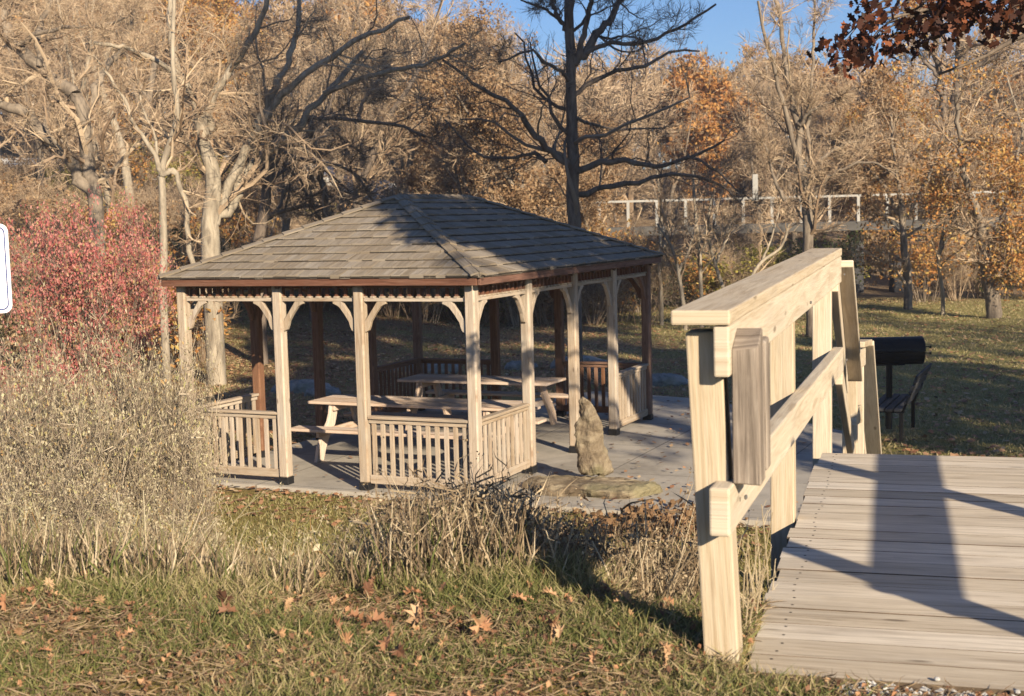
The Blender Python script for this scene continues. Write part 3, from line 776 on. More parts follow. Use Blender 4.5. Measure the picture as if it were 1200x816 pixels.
def blades(base, tip, w, r=rng, bend=.25, rnd=None):
    """tapering blades / stalks: 3 triangles each"""
    M = len(base); d = tip - base; ln = np.linalg.norm(d, axis=1, keepdims=True)
    sd = r.normal(size=(M, 3)); sd[:, 2] *= .2; sd = nrm(np.cross(d, nrm(sd))); ww = (w * r.uniform(.6, 1.3, M))[:, None]
    bd = r.normal(size=(M, 3)); bd[:, 2] = 0; mid = base + d * .55 + bd * ln * bend * .3
    V = np.stack([base - sd * ww / 2, base + sd * ww / 2, mid - sd * ww * .4, mid + sd * ww * .4, tip], 1).reshape(-1, 3)
    o = np.arange(M)[:, None] * 5; f = np.concatenate([o + np.array([[0, 1, 3]]), o + np.array([[0, 3, 2]]), o + np.array([[2, 3, 4]])])
    return V, f, np.repeat(r.random(M) if rnd is None else rnd, 5)
def twig_tips(P, R, m, ln, r, ang=.6):
    """cheap twigs: thin blades leaving a branch"""
    idx = np.repeat(np.arange(len(P)), m); n = P.shape[1]; s = r.uniform(.1, .999, len(idx)) * (n - 1); i = s.astype(int); fr = (s - i)[:, None]
    b = P[idx, i] * (1 - fr) + P[idx, i + 1] * fr; t = nrm(P[idx, i + 1] - P[idx, i]); per = nrm(np.cross(t, r.normal(size=(len(idx), 3))))
    d = nrm(t * math.cos(ang) + per * math.sin(ang) + np.array([0, 0, .15])); return b, b + d * (ln * r.uniform(.5, 1.3, len(idx)))[:, None]

def tree_parts(limbs, limbR, r, lv, twigs=(5, .5, .006), lf=None, cull=None):
    """returns (trunk parts, crown parts, leaf parts). limbs (N,n,3)"""
    tv, tf = tubes(limbs, limbR, 8); P, R = limbs, limbR; cr = []; last = None
    for (m, lenf, ang, rf, n, t0) in lv:
        P, R = grow(P, R, m, lenf, ang, n=n, rf=rf, t0=t0, r=r, rmin=twigs[2] * .8)
        if cull is not None:
            k = cull(P[:, -1]); P, R = P[k], R[k]
        v, f = tubes(P, R, 5 if len(cr) == 0 else 3); cr.append((v, f, np.repeat(r.random(len(P)), len(v) // len(P)), 0)); last = P
    b, t = twig_tips(P, R, twigs[0], twigs[1], r); v, f, q = blades(b, t, twigs[2] * 2.2, r); cr.append((v, f, q, 0))
    lp = None
    if lf:
        nl, sz, keep = lf; k = r.integers(0, len(t), nl); pos = t[k] + r.normal(size=(nl, 3)) * .08
        if cull is not None: pos = pos[cull(pos)]; nl = len(pos)
        # leaves sit in clumps, not everywhere
        c = np.sin(pos[:, 0] * 1.7 + 1) + np.sin(pos[:, 1] * 1.3 + 2) + np.sin(pos[:, 2] * 1.9) + r.normal(size=nl) * .6
        pos = pos[c > np.quantile(c, 1 - keep)]
        lp = leaves(pos, sz, r, .65)
    return (tv, tf, np.zeros(len(tv)), 0), cr, lp
def make_tree(name, label, limbs, limbR, seed, lv, twigs, bk, tw, lf=None, lfm=None, group=None, cat='tree', loc=None, cull=None):
    r = np.random.default_rng(seed); a, c, l = tree_parts(limbs, limbR, r, lv, twigs, lf, cull)
    base = limbs[0, 0] if loc is None else np.array(loc)
    e = empty(name, base, label, cat, group)
    sh = lambda p: (p[0] - base, *p[1:])
    np_obj('trunk', [sh(a)], [bk], e)
    cr = np_obj('crown', [sh(x) for x in c], [tw], e, smooth=False)
    if l is not None: np_obj('foliage', [(l[0] - base, l[1], l[2], 0)], [lfm], cr)
    return e
rl_ = np.random.default_rng(99)
def px_limbs(Yd, spec, base_ground=True):
    """spec: list of (pixel polyline, r0 px, r1 px, depth shift at the tip m)"""
    L_ = []; R_ = []; sc = Yd / F
    for pts, r0, r1, dy in spec:
        n = len(pts); q = []
        for i, pt in enumerate(pts):
            dd = pt[2] if len(pt) > 2 else dy * (i / (n - 1)) ** 1.2
            q.append(aty(pt[0], pt[1], Yd + dd))
        w_ = resample(q, 18); w_[1:] += rl_.normal(size=(17, 3)) * (np.linspace(r0, r1, 17) * sc)[:, None] * (.12 if not L_ else .42)
        L_.append(w_); R_.append(np.linspace(r0, r1, 18) * sc * (rl_.uniform(.9, 1.1, 18) if L_[1:] else 1))
    L_ = np.array(L_); 
    if base_ground:
        b = L_[0, 0].copy(); g_ = float(terr(b[0], b[1])) - .15
        if b[2] > g_:
            L_[0] = resample(np.vstack([[b[0], b[1], g_], L_[0]]), 18)
    return L_, np.array(R_)

LV3 = [(8, .5, .95, .38, 8, .12), (6, .55, .8, .45, 6, .08), (5, .65, .7, .5, 5, .05)]
# --- the trees one can tell apart
T = px_limbs(27, [
    ([(247, 300), (246, 250), (250, 215), (240, 170), (232, 130)], 11.5, 7, -.3),
    ([(240, 175), (232, 130), (212, 90), (200, 40), (198, -30)], 7, 3, .6),
    ([(240, 172), (250, 120), (268, 85), (300, 40), (320, -20)], 6, 2.5, -.8),
    ([(250, 262), (275, 232), (300, 185), (345, 155), (380, 110), (425, 60)], 7.5, 2.5, 1.0),
    ([(262, 240), (300, 150), (350, 95), (415, 50), (480, 20)], 6, 2, -1.0),
    ([(300, 150), (330, 85), (350, 30), (352, -30)], 5, 2, .8),
    ([(232, 130), (215, 95), (160, 60), (110, 50)], 4, 2, -1.2),
    ([(380, 110), (430, 90), (500, 75), (545, 50)], 3.5, 1.5, -1.5)])
make_tree('bare_tree', 'big pale barked bare tree forking low behind the left end of the gazebo roof', *T, 1, [(7, .5, .95, .38, 8, .12), (6, .55, .8, .45, 6, .08), (5, .65, .7, .5, 5, .05)], (4, .30, .004), M_bark_p, M_twig)
T = px_limbs(31, [
    ([(112, 235), (103, 190), (98, 140), (88, 110)], 9, 7, 0),
    ([(88, 112), (55, 85), (20, 50), (0, 20), (-30, -20)], 8, 5, .5),
    ([(112, 235), (80, 185), (45, 150), (0, 118), (-40, 100)], 8, 5, -1),
    ([(46, 78), (45, 40), (60, 0), (80, -40)], 4, 2, 1),
    ([(100, 140), (120, 90), (150, 40), (160, -20)], 5, 2, .8),
    ([(20, 52), (60, 35), (120, 30), (150, 20)], 3, 1, -.8)])
make_tree('bare_tree', 'leaning double trunked bare tree at the far left, bending out of the photo', *T, 2, LV3, (4, .30, .004), M_bark_m, M_twig)
T = px_limbs(24.5, [
    ([(191, 350), (191, 250), (190, 200), (200, 165), (209, 130), (203, 90), (203, 30), (206, -30)], 5, 2, .3),
    ([(190, 205), (180, 180), (160, 150), (145, 115), (125, 85), (110, 65)], 3.4, 1.2, -.5),
    ([(190, 205), (203, 200), (215, 230), (222, 290), (235, 350)], 3.5, 3, .5),
    ([(185, 190), (180, 155), (165, 120), (160, 80)], 2, .8, .5)])
make_tree('sapling', 'slim pale sapling with a crooked stem in front of the big forked tree', *T, 3, [(9, .22, .6, .5, 5, .25), (5, .5, .7, .6, 4, .2)], (5, .35, .005), M_bark_p, M_twig)
T = px_limbs(30, [
    ([(302, 300), (308, 250), (318, 200), (328, 170)], 7, 5, 0),
    ([(328, 170), (350, 168), (365, 150), (362, 138), (395, 140), (460, 145), (500, 160)], 4, 1.4, -1),
    ([(322, 185), (310, 165), (290, 170), (260, 205)], 2.5, 1, 1),
    ([(328, 170), (345, 185), (400, 195), (425, 215), (440, 240)], 3, 1, -1),
    ([(364, 142), (372, 180), (380, 230), (385, 300)], 3.5, 4, .8),
    ([(420, 142), (425, 120), (440, 100), (448, 80)], 2.5, 1, .5),
    ([(332, 192), (350, 210), (365, 240), (378, 262)], 2, 1, 1)])
make_tree('bare_tree', 'small dark leaning tree with drooping branches between the forked tree and the roof peak', *T, 4, [(8, .4, .7, .5, 5, .2), (5, .5, .7, .6, 4, .2), (4, .5, .7, .6, 4, .1)], (4, .35, .006), M_bark_d, M_twig_d)
T = px_limbs(27.5, [
    ([(672, 300), (671, 230), (671, 150), (668, 70), (666, -40)], 8.5, 5, 0),
    ([(672, 205), (700, 192), (730, 190), (770, 195), (805, 185), (850, 165)], 4.5, 1.2, -1.5),
    ([(672, 232), (700, 222), (745, 215), (790, 205), (840, 215), (870, 240)], 4, 1, 1.5),
    ([(805, 182), (840, 200), (860, 220), (878, 232)], 1.8, .8, -.5),
    ([(670, 195), (645, 175), (625, 155), (600, 125), (560, 100), (520, 70)], 5, 1.5, -1.5),
    ([(640, 190), (625, 180), (600, 185), (560, 180), (520, 140)], 3, 1, 1),
    ([(668, 125), (680, 105), (720, 85), (760, 75), (790, 60), (820, 60)], 3.5, 1, 1.5),
    ([(670, 100), (660, 85), (640, 75), (620, 60), (590, 72)], 3, 1, -1),
    ([(672, 75), (700, 40), (722, 10), (740, -25)], 5.5, 3, .5),
    ([(678, 70), (710, 50), (745, 52), (790, 35), (840, 5)], 3.2, 1.2, -1),
    ([(676, 70), (690, 20), (692, -30)], 4, 2, -.5),
    ([(664, 35), (650, 10), (640, -20)], 3, 1.5, .6),
    ([(664, 30), (640, 12), (610, 0)], 2.2, 1, -.6),
    ([(675, 140), (695, 145), (725, 152), (780, 150)], 2.4, .8, 2)])
make_tree('bare_tree', 'tall bare tree with dark spreading limbs rising behind the middle of the roof', *T, 5, [(7, .42, .85, .4, 8, .15), (5, .55, .8, .45, 6, .08), (5, .65, .7, .5, 5, .05)], (3, .26, .0035), M_bark_d, M_twig_d)
T = px_limbs(34, [
    ([(951, 390), (948, 300), (945, 240), (938, 195)], 7, 5.5, 0),
    ([(938, 195), (932, 140), (925, 100), (918, 50), (905, -20)], 4.5, 2, .8),
    ([(938, 198), (928, 160), (915, 110), (902, 60), (888, 0)], 3.5, 1.5, -.8),
    ([(942, 200), (965, 185), (985, 170), (1010, 165)], 3, 1, 1),
    ([(936, 150), (950, 130), (985, 115)], 2.5, 1, -.6),
    ([(945, 190), (950, 120), (953, 60), (955, 0)], 2.8, 1.2, .5),
    ([(945, 235), (965, 215), (985, 200), (1020, 190), (1050, 205)], 2.6, .8, -1),
    ([(920, 235), (905, 205), (900, 180), (885, 150)], 2.5, 1, 0)])
make_tree('bare_tree', 'slender many branched bare tree right behind the handrail cap', *T, 6, [(9, .4, .65, .45, 6, .15), (5, .55, .7, .5, 5, .1), (5, .65, .65, .5, 5, .05)], (4, .32, .0045), M_bark_m, M_twig)
T = px_limbs(43, [
    ([(1064, 360), (1063, 320), (1059, 280), (1056, 240)], 5.5, 3.5, 0),
    ([(1057, 255), (1040, 225), (1020, 200), (1000, 190)], 2.5, 1, .8),
    ([(1058, 260), (1080, 225), (1095, 190), (1105, 160)], 2.5, 1, -.6),
    ([(1056, 242), (1050, 200), (1045, 150), (1042, 110)], 3, 1, 0),
    ([(1060, 280), (1085, 262), (1110, 250)], 2, .8, .6)])
make_tree('lawn_tree', 'small tree on the lawn edge with thin brown leafed crown and short straight trunk', *T, 7, [(7, .5, .7, .5, 5, .2), (5, .5, .7, .6, 4, .2), (3, .5, .7, .6, 4, .1)], (4, .45, .008), M_bark_m, M_twig, (7000, .13, .5), M_lf_tan)
T = px_limbs(39, [
    ([(1164, 375), (1160, 335), (1155, 300), (1150, 260)], 10, 7, 0),
    ([(1156, 300), (1175, 255), (1190, 200), (1200, 150)], 4.5, 1.5, .8),
    ([(1152, 270), (1135, 225), (1125, 170), (1120, 110)], 5, 2, -.6),
    ([(1154, 285), (1125, 265), (1105, 250), (1090, 255)], 3, 1, .6)])
make_tree('lawn_tree', 'thick trunked tree near the right edge of the photo at the back of the lawn', *T, 8, LV3[:3], (4, .45, .008), M_bark_m, M_twig, (15000, .095, .5), M_lf_or)
T = px_limbs(52, [
    ([(1112, 360), (1115, 250), (1118, 150), (1125, 60), (1130, -40)], 7, 5, 0),
    ([(1116, 200), (1105, 120), (1098, 60), (1092, -30)], 5, 3, .8),
    ([(1120, 95), (1150, 75), (1185, 55), (1230, 30)], 3.5, 1.4, -.8),
    ([(1122, 90), (1160, 82), (1200, 45)], 2.5, 1, .8),
    ([(1100, 90), (1075, 60), (1060, 20)], 2.5, 1, 1)])
make_tree('tall_tree', 'very tall double stemmed tree standing up against the sky at upper right', *T, 9, LV3, (4, .5, .009), M_bark_d, M_twig, (6000, .16, .35), M_lf_or)
# thin stems of the thicket right of the gazebo
for i, (pts, lab) in enumerate([
    ([(803, 366), (795, 320), (787, 290), (770, 262)], 'thin bare sapling leaning left in the thicket just right of the gazebo roof'),
    ([(822, 350), (820, 300), (815, 250), (812, 200)], 'straight thin sapling standing alone in the thicket right of the gazebo'),
    ([(850, 345), (838, 310), (830, 270), (835, 225)], 'thin sapling with a bowed stem in the middle of the thicket'),
    ([(775, 350), (773, 300), (775, 250), (770, 200)], 'pale thin sapling right beside the gazebo eave corner'),
    ([(872, 345), (890, 310), (915, 290), (925, 262)], 'thin sapling leaning right in the thicket toward the handrail'),
    ([(1105, 350), (1100, 300), (1108, 260), (1104, 220)], 'slim bare sapling between the two trees on the lawn edge')]):
    T = px_limbs(37 + i * .7, [(pts, 2.6, 1.2, 0), ([pts[1], (pts[1][0] + 14, pts[1][1] - 30), (pts[1][0] + 24, pts[1][1] - 70)], 1.6, .7, .5)])
    make_tree('sapling', lab, *T, 30 + i, [(8, .4, .6, .55, 5, .2), (5, .5, .7, .6, 4, .2)], (5, .4, .007), M_bark_p, M_twig, group='saplings in the thicket')

# --- generic trees: a few kinds, copied
def generic(seed, h, spread=.8, lv=None, twigs=(5, .38, .006), lf=None, forks=3):
    r = np.random.default_rng(seed); limbs = []; RR = []
    base = np.array([0, 0, -.3]); lean = r.normal(size=2) * .05 * h
    top = np.array([lean[0], lean[1], h * .5]); mid = (base + top) / 2 + np.append(r.normal(size=2) * .03 * h, 0)
    limbs.append(resample([base, mid, top], 12)); r0 = h * .016; RR.append(np.linspace(r0, r0 * .65, 12))
    for k in range(forks):
        a = r.uniform(0, 2 * PI); d = np.array([math.cos(a), math.sin(a)]) * h * .17 * spread * r.uniform(.6, 1.3)
        st = resample([base, mid, top], 12)[r.integers(6, 12)]
        p1 = st + np.array([d[0] * .5, d[1] * .5, h * .17]); p2 = st + np.array([d[0], d[1], h * .45 * r.uniform(.8, 1.1)])
        limbs.append(resample([st, p1, p2], 12)); RR.append(np.linspace(r0 * .55, r0 * .15, 12))
    limbs = np.array(limbs); RR = np.array(RR)
    a, c, l = tree_parts(limbs, RR, r, lv or [(9, .5, .85, .45, 6, .12), (6, .55, .75, .5, 5, .08), (5, .65, .65, .55, 4, .05)], twigs, lf)
    return a, c, l
def kind_of(i, h, bk, tw, lf=None, lfm=None, **kw):
    a, c, l = generic(100 + i, h, lf=lf, **kw)
    mt = np_mesh('trunk', [a], [bk]); mc = np_mesh('crown', c, [tw], False)
    ml = np_mesh('foliage', [(l[0], l[1], l[2], 0)], [lfm], False) if l is not None else None
    return mt, mc, ml
KB = [kind_of(0, 11, M_bark_m, M_twig, spread=1.1), kind_of(1, 12, M_bark_p, M_twig, spread=.7), kind_of(2, 10, M_bark_d, M_twig, spread=1.2, forks=4)]
KO = [kind_of(3, 10, M_bark_m, M_twig, (34000, .09, .6), M_lf_or, spread=1.1), kind_of(4, 9, M_bark_m, M_twig, (24000, .11, .55), M_lf_tan, spread=1.1),
      kind_of(5, 8, M_bark_d, M_twig, (22000, .10, .6), M_lf_yg)]
def place(kind, name, x, y, s, rz, label, group, cat='tree'):
    e = empty(name, (x, y, float(terr(x, y)) - .1), label, cat, group); e.rotation_euler = (0, 0, rz); e.scale = (s, s, s)
    t = link(bpy.data.objects.new('trunk', kind[0]), e); c = link(bpy.data.objects.new('crown', kind[1]), e)
    if kind[2] is not None: link(bpy.data.objects.new('foliage', kind[2]), c)
    return e
def pxx(x, Yd): return float(aty(x, 250, Yd)[0])
for (px_, Yd, k, s, lab) in [
    (140, 78, KO[0], 1.9, 'orange leafed tree glowing behind the slim crooked sapling at upper left'),
    (275, 76, KO[0], 1.8, 'orange yellow tree behind the forks of the big pale tree'),
    (50, 80, KO[1], 1.7, 'tan leafed tree above the pale road at the far left'),
    (600, 40, KO[1], .95, 'rusty brown leafed tree just left of the tall dark limbed tree'),
    (1040, 58, KO[0], .95, 'golden leafed tree below the dark oak spray at upper right'),
    (1090, 62, KO[0], 1.0, 'golden orange tree right of centre of the upper right wood edge'),
    (1190, 60, KO[0], .9, 'orange tree at the extreme right edge behind the lawn'),
    (880, 62, KO[1], .8, 'brown leafed tree above the white posts of the far bridge'),
    (700, 55, KO[1], .9, 'tan leafed tree in the wood behind the dark limbed tree'),
    (520, 58, KO[1], 1.35, 'tall tan leafed tree filling the sky gap above the roof peak'),
    (420, 36, KO[2], .32, 'low yellow green tree peeping over the left slope of the roof'),
    (360, 38, KO[2], .34, 'small dark green and yellow tree seen left of the roof peak')]:
    place(k, 'autumn_tree', pxx(px_, Yd), Yd, s, random.random() * 6, lab, 'autumn coloured trees at the wood edge')
r = np.random.default_rng(77)
nb = 0
for Yd, cnt in ((41, 9), (48, 12), (56, 15), (64, 16)):
    for i in range(cnt):
        px_ = -60 + (i + r.uniform(.1, .9)) / cnt * 1320; y_ = Yd + r.uniform(-2.5, 3)
        if Yd < 45 and px_ > 780: continue
        if px_ > 690 and y_ < 55: continue
        if px_ < 340 and y_ < 69 and r.random() < .5: continue
        s = r.uniform(.7, 1.1) * (.85 if px_ > 580 else 1.05)
        if px_ > 640 and Yd < 52: s *= .76
        if r.random() < .25: k = KO[1]; nm = 'autumn_tree'; lb = 'tan leafed tree among the bare trees of the wood behind the gazebo'; gp = 'tan trees in the wood'
        else: k = KB[r.integers(0, 3)]; nm = 'bare_tree'; lb = 'bare brown tree in the dense wood behind the gazebo and lawn'; gp = 'bare trees in the wood'
        place(k, nm, pxx(px_, y_), y_, s, r.uniform(0, 6.3), lb, gp); nb += 1

# --- the far wood on the hillside, one mass
r = np.random.default_rng(5)
def light_tree(seed, h, lf, tw=(6, .8, .02)):
    return generic(seed, h, 1.0, [(9, .55, .75, .5, 4, .1), (6, .5, .7, .6, 3, .1)], tw, lf)
LT = [light_tree(200, 10, None), light_tree(201, 11, None), light_tree(202, 10, (4800, .28, .7)), light_tree(203, 9, (4800, .27, .7))]
def strip(t):  # (verts,faces,rnd) tri and quad lists
    return t
parts = []
for i in range(230):
    y_ = 68 + (r.random() ** .8) * 62; px_ = r.uniform(-60, 1260); x_ = pxx(px_, y_); k = int(r.choice([0, 1, 0, 1, 2, 3])); a, c, l = LT[k]
    if px_ < 330 and y_ < 76: y_ += 12
    s = r.uniform(.75, 1.15) * (1.05 if px_ < 600 else .95); th = r.uniform(0, 6.3); ct, sn = math.cos(th) * s, math.sin(th) * s
    Rm = np.array([[ct, sn, 0], [-sn, ct, 0], [0, 0, s]]); off = np.array([x_, y_, float(terr(x_, y_))])
    parts.append((a[0] @ Rm + off, a[1], a[2] + .3, 0))
    for q in c: parts.append((q[0] @ Rm + off, q[1], q[2], 0))
    if l is not None: parts.append((l[0] @ Rm + off, l[1], np.clip(l[2] * .8 + r.uniform(-.1, .3), 0, 1), 1 if r.random() < .45 else 2))
o = np_obj('far_wood', parts, [M_twig, M_lf_or, M_lf_tan], smooth=False); tag(o, 'brown and orange autumn wood covering the far hillside', 'wood', None, 'stuff')
del parts

# --- shrubs
def shrub_mesh(seed, h, w, nst, lf, twm, lfm, tip=.35, fine=6, ang=.6):
    r = np.random.default_rng(seed); P = []; 
    for i in range(nst):
        a = r.uniform(0, 2 * PI); b = np.array([math.cos(a), math.sin(a), 0]) * w * .18 * r.random(); q = b + np.array([math.cos(a) * w * .5 * r.uniform(.3, 1), math.sin(a) * w * .5 * r.uniform(.3, 1), h * r.uniform(.65, 1)])
        P.append(resample([b - np.array([0, 0, .1]), (b + q) / 2 + r.normal(size=3) * .06 * h + np.array([0, 0, .08 * h]), q], 7))
    P = np.array(P); R = np.linspace(.012, .004, 7)[None] * np.ones((nst, 1)) * (h / 2) ** .5
    parts = []; v, f = tubes(P, R, 4); parts.append((v, f, np.repeat(r.random(nst), len(v) // nst), 0))
    P2, R2 = grow(P, R, 7, .4, ang, n=5, rf=.6, rmin=.003, r=r, t0=.2); v, f = tubes(P2, R2, 3); parts.append((v, f, np.repeat(r.random(len(P2)), len(v) // len(P2)), 0))
    P3, R3 = grow(P2, R2, 5, .5, .7, n=3, rf=.6, rmin=.002, r=r, t0=.1); v, f = tubes(P3, R3, 3); parts.append((v, f, np.repeat(r.random(len(P3)), len(v) // len(P3)), 0))
    b, t = twig_tips(P3, R3, fine, tip * .5, r); v, f, q = blades(b, t, .005, r); parts.append((v, f, q, 0))
    st = np_mesh('stems', parts, [twm], False); ml = None
    if lf:
        n, sz = lf; k = r.integers(0, len(t), n); v, f, q = leaves(t[k] + r.normal(size=(n, 3)) * .04, sz, r, .6); ml = np_mesh('foliage', [(v, f, q, 0)], [lfm], False)
    return st, ml
def put_shrub(km, name, x, y, s, rz, label, group=None, sz=None, dz=0):
    e = empty(name, (x, y, float(terr(x, y)) - .04 + dz), label, 'shrub', group); e.rotation_euler = (0, 0, rz); e.scale = (s, s, sz or s)
    link(bpy.data.objects.new('stems', km[0]), e)
    if km[1] is not None: link(bpy.data.objects.new('foliage', km[1]), e)
    return e
SB = [shrub_mesh(300 + i, 1.5, 1.9, 26, (4200, .026), M_stem, M_brush, .26, 4, .95) for i in range(3)]
labs = ['tallest dry straw coloured shrub of the thicket, touching the corner post of the gazebo', 'dry twiggy shrub just below the red bush', 'pale dry shrub at the left edge of the photo',
        'dry shrub in the middle of the brush left of the gazebo', 'low dry shrub in front of the left gazebo railing', 'dense dry shrub under the white sign',
        'lower dry shrub in front of the taller ones at the left', 'brownish dry shrub close to the grass verge at the left', 'small dry shrub nearest the mossy patch before the gazebo', 'airy dry shrub with bare top twigs beside the leftmost gazebo post']
more = 'dry straw coloured shrub in the thicket on the bank left of the gazebo'
for i, (px_, yt, Yd) in enumerate([(140, 390, 9.4), (90, 400, 9.6), (6, 405, 8.6), (120, 440, 8.2), (180, 478, 9.6), (45, 440, 7.6), (85, 520, 6.6), (20, 540, 6.0), (160, 540, 7.6), (188, 405, 11.2),
        (40, 398, 9.9), (125, 400, 9.9), (65, 470, 7.8), (150, 480, 8.0), (5, 470, 7.2), (105, 560, 6.2), (50, 580, 5.7), (150, 585, 6.3), (168, 440, 10.0), (-30, 420, 8.4), (-30, 520, 6.2), (178, 570, 7.2)]):
    x_ = pxx(px_, Yd); ztop = float(aty(px_, yt, Yd)[2]); hh = ztop - float(terr(x_, Yd)); s = max(.3, hh / 1.5)
    s *= .92
    put_shrub(SB[i % 3], 'dry_shrub', x_, Yd, min(s, .62) * (.7 if Yd < 7 else 1) * (.6 if px_ > 140 else .9), r.uniform(0, 6), labs[i] if i < 10 else more, 'dry shrubs on the bank', s)
km = shrub_mesh(320, 3.3, 3.4, 44, (34000, .06), M_bark_m, M_lf_red, .5)
put_shrub(km, 'red_shrub', pxx(100, 19), 19, .50, 0, 'large crimson leafed bush left of the gazebo', sz=.95)
km2 = shrub_mesh(321, 2.4, 2.8, 26, (24000, .058), M_bark_m, M_lf_red, .5)
put_shrub(km2, 'red_shrub', pxx(-8, 17.5), 17.5, .55, 2, 'lower red and orange bush at the left edge behind the sign')
# understory at the wood edge
US = [shrub_mesh(340, 2.2, 2.6, 20, (2600, .12), M_twig, M_lf_tan, .5, 4), shrub_mesh(341, 1.9, 2.8, 18, (3200, .12), M_twig, M_lf_yg, .5, 4), shrub_mesh(342, 2.0, 2.4, 20, (2600, .11), M_twig_d, M_ever, .5, 4),
      shrub_mesh(343, 2.3, 2.4, 20, (2400, .12), M_twig_d, M_lf_or, .5, 4), shrub_mesh(344, 2.4, 2.4, 26, None, M_twig, M_lf_or, .6, 8)]
ul = ['tan leafed undergrowth shrub at the foot of the wood', 'yellow green undergrowth shrub at the foot of the wood', 'dark green undergrowth shrub at the foot of the wood', 'rusty orange undergrowth shrub at the foot of the wood', 'bare twiggy undergrowth shrub at the foot of the wood']
for i in range(92):
    px_ = -40 + (i % 46 + r.random()) / 46 * 1280; row = i // 46
    Yd = (40 if px_ < 760 else 46.5) + row * 5 + r.uniform(-1.2, 1.8)
    if px_ < 240: Yd = 29 + row * 7 + r.uniform(-2, 2)
    k = int(r.choice([0, 1, 2, 3, 4, 4, 0, 3]))
    if Yd < 52.5 and min(abs(px_ - 1003), abs(px_ - 1056), abs(px_ - 893)) < 22: continue
    put_shrub(US[k], 'undergrowth_shrub', pxx(px_, Yd), Yd, r.uniform(.7, 1.25), r.uniform(0, 6), ul[k], ul[k].replace(' shrub at', ' shrubs at'), r.uniform(.6, 1.2))

for i in range(46):
    px_ = -40 + (i % 23 + r.random()) / 23 * 400; Yd = (46 if i < 23 else 58) + r.uniform(-3, 5); k = int(r.choice([0, 4, 4, 0, 3, 1]))
    put_shrub(US[k], 'undergrowth_shrub', pxx(px_, Yd), Yd, r.uniform(.8, 1.3), r.uniform(0, 6), ul[k], ul[k].replace(' shrub at', ' shrubs at'), r.uniform(.7, 1.15))
# --- grasses, weeds, fallen leaves on the bank (stuff)
def scatter(n, x0, x1, y0, y1, r):
    return r.uniform(x0, x1, n), r.uniform(y0, y1, n)
def on_deck(x, y):
    d = x * DV.x + y * DV.y; e = x * DE.x + y * DE.y
    return (e > EL - .0) & (d > 3.16)
r = np.random.default_rng(11)
x, y = scatter(115000, -3.2, 1.4, 2.7, 4.35, r); k = (~on_deck(x, y)) & (np.abs(x) < .42 * y + .5); x, y = x[k], y[k]
cl = vn(x * 3, y * 3, 1.7) + vn(x, y, 5.1) * .6 + r.normal(size=len(x)) * .5; k = cl > -.55; x, y, cl = x[k], y[k], cl[k]
h = r.uniform(.02, .075, len(x)) * (1 + .5 * sstep((y - 3.5) / .5)) * (.8 + .25 * np.clip(cl, -1, 1.5))
b = np.stack([x, y, terr(x, y) - .005], 1); tp = b + np.stack([r.normal(size=len(x)) * .5 * h, r.normal(size=len(x)) * .5 * h, h], 1)
tone = np.clip(r.normal(.42, .26, len(x)) + .18 * (vn(x * 2, y * 2, 2.3) > .2) + .42 * sstep((y - 3.75) / .5), 0, 1)
v, f, q = blades(b, tp, .0038, r, .5, tone); o = np_obj('grass', [(v, f, q, 0)], [M_grass], smooth=False); tag(o, 'short green and straw grass of the verge in the foreground', 'grass', None, 'stuff')
# dead matted grass
x, y = scatter(34000, -3.2, 1.3, 2.8, 4.4, r); k = (~on_deck(x, y)) & (np.abs(x) < .42 * y + .5); x, y = x[k], y[k]
b = np.stack([x, y, terr(x, y) + r.uniform(0, .03, len(x))], 1); an = r.uniform(0, 6.3, len(x)); ln = r.uniform(.02, .08, len(x)); tp = b + np.stack([np.cos(an) * ln, np.sin(an) * ln, r.uniform(0, .03, len(x))], 1)
v, f, q = blades(b, tp, .003, r, .5, r.uniform(0, .75, len(b))); o = np_obj('dead_grass', [(v, f, q, 0)], [M_mat], smooth=False); tag(o, 'matted dead straw lying among the green grass of the verge', 'dead grass', None, 'stuff')
# tall weeds along the lip and slope
def top_y(px_):   # how high the weed tops reach in the picture
    return np.interp(px_, [-50, 120, 190, 235, 275, 330, 420, 460, 560, 610, 660, 740, 790, 830, 900], [600, 605, 610, 630, 640, 645, 628, 585, 572, 592, 635, 618, 615, 650, 670])
n = 46000; px_ = r.uniform(-60, 838, n); yd = 4.0 + r.random(n) ** 1.1 * 2.8; x = (px_ - 600) / F * yd * 1.0
cl = vn(px_ / 17, yd * 3, 1) + .7 * vn(px_ / 6, yd * 2, 1.3) + r.normal(size=n) * .35; k = (cl > -.05) & (~on_deck(x, yd)) & ((px_ < 628) | (r.random(n) < .33)); px_, yd, x, cl = px_[k], yd[k], x[k], cl[k]; n = len(x)
zt = terr(x, yd); ty = top_y(px_) + r.normal(size=n) * 10; ymax = 3.1155 + 0 * x - (ty - 258 + (px_ - 600) * .026) * yd / F * 1.0
h = np.clip((ymax - zt) * (r.random(n) ** .55), .08, .95); h = np.where(h > .3, h * r.uniform(.75, 1.0, n), h)
b = np.stack([x, yd, zt - .01], 1); le = r.normal(size=(n, 2)) * .24 * h[:, None]; tp = b + np.stack([le[:, 0] + .05 * h, le[:, 1], h], 1)
tn = np.clip(r.normal(.5, .25, n), 0, 1); gsel = (r.random(n) < .16) & (h < .35)
v, f, q = blades(b[~gsel], tp[~gsel], .0060, r, .45, tn[~gsel]); v2, f2, q2 = blades(b[gsel], tp[gsel], .007, r, .45, np.clip(tn[gsel] * .7, 0, 1))
o = np_obj('tall_dry_grass', [(v, f, q, 0), (v2, f2, q2, 1)], [M_weed, M_grass], smooth=False); tag(o, 'tall straw coloured weeds and reeds along the top of the bank', 'weeds', None, 'stuff')
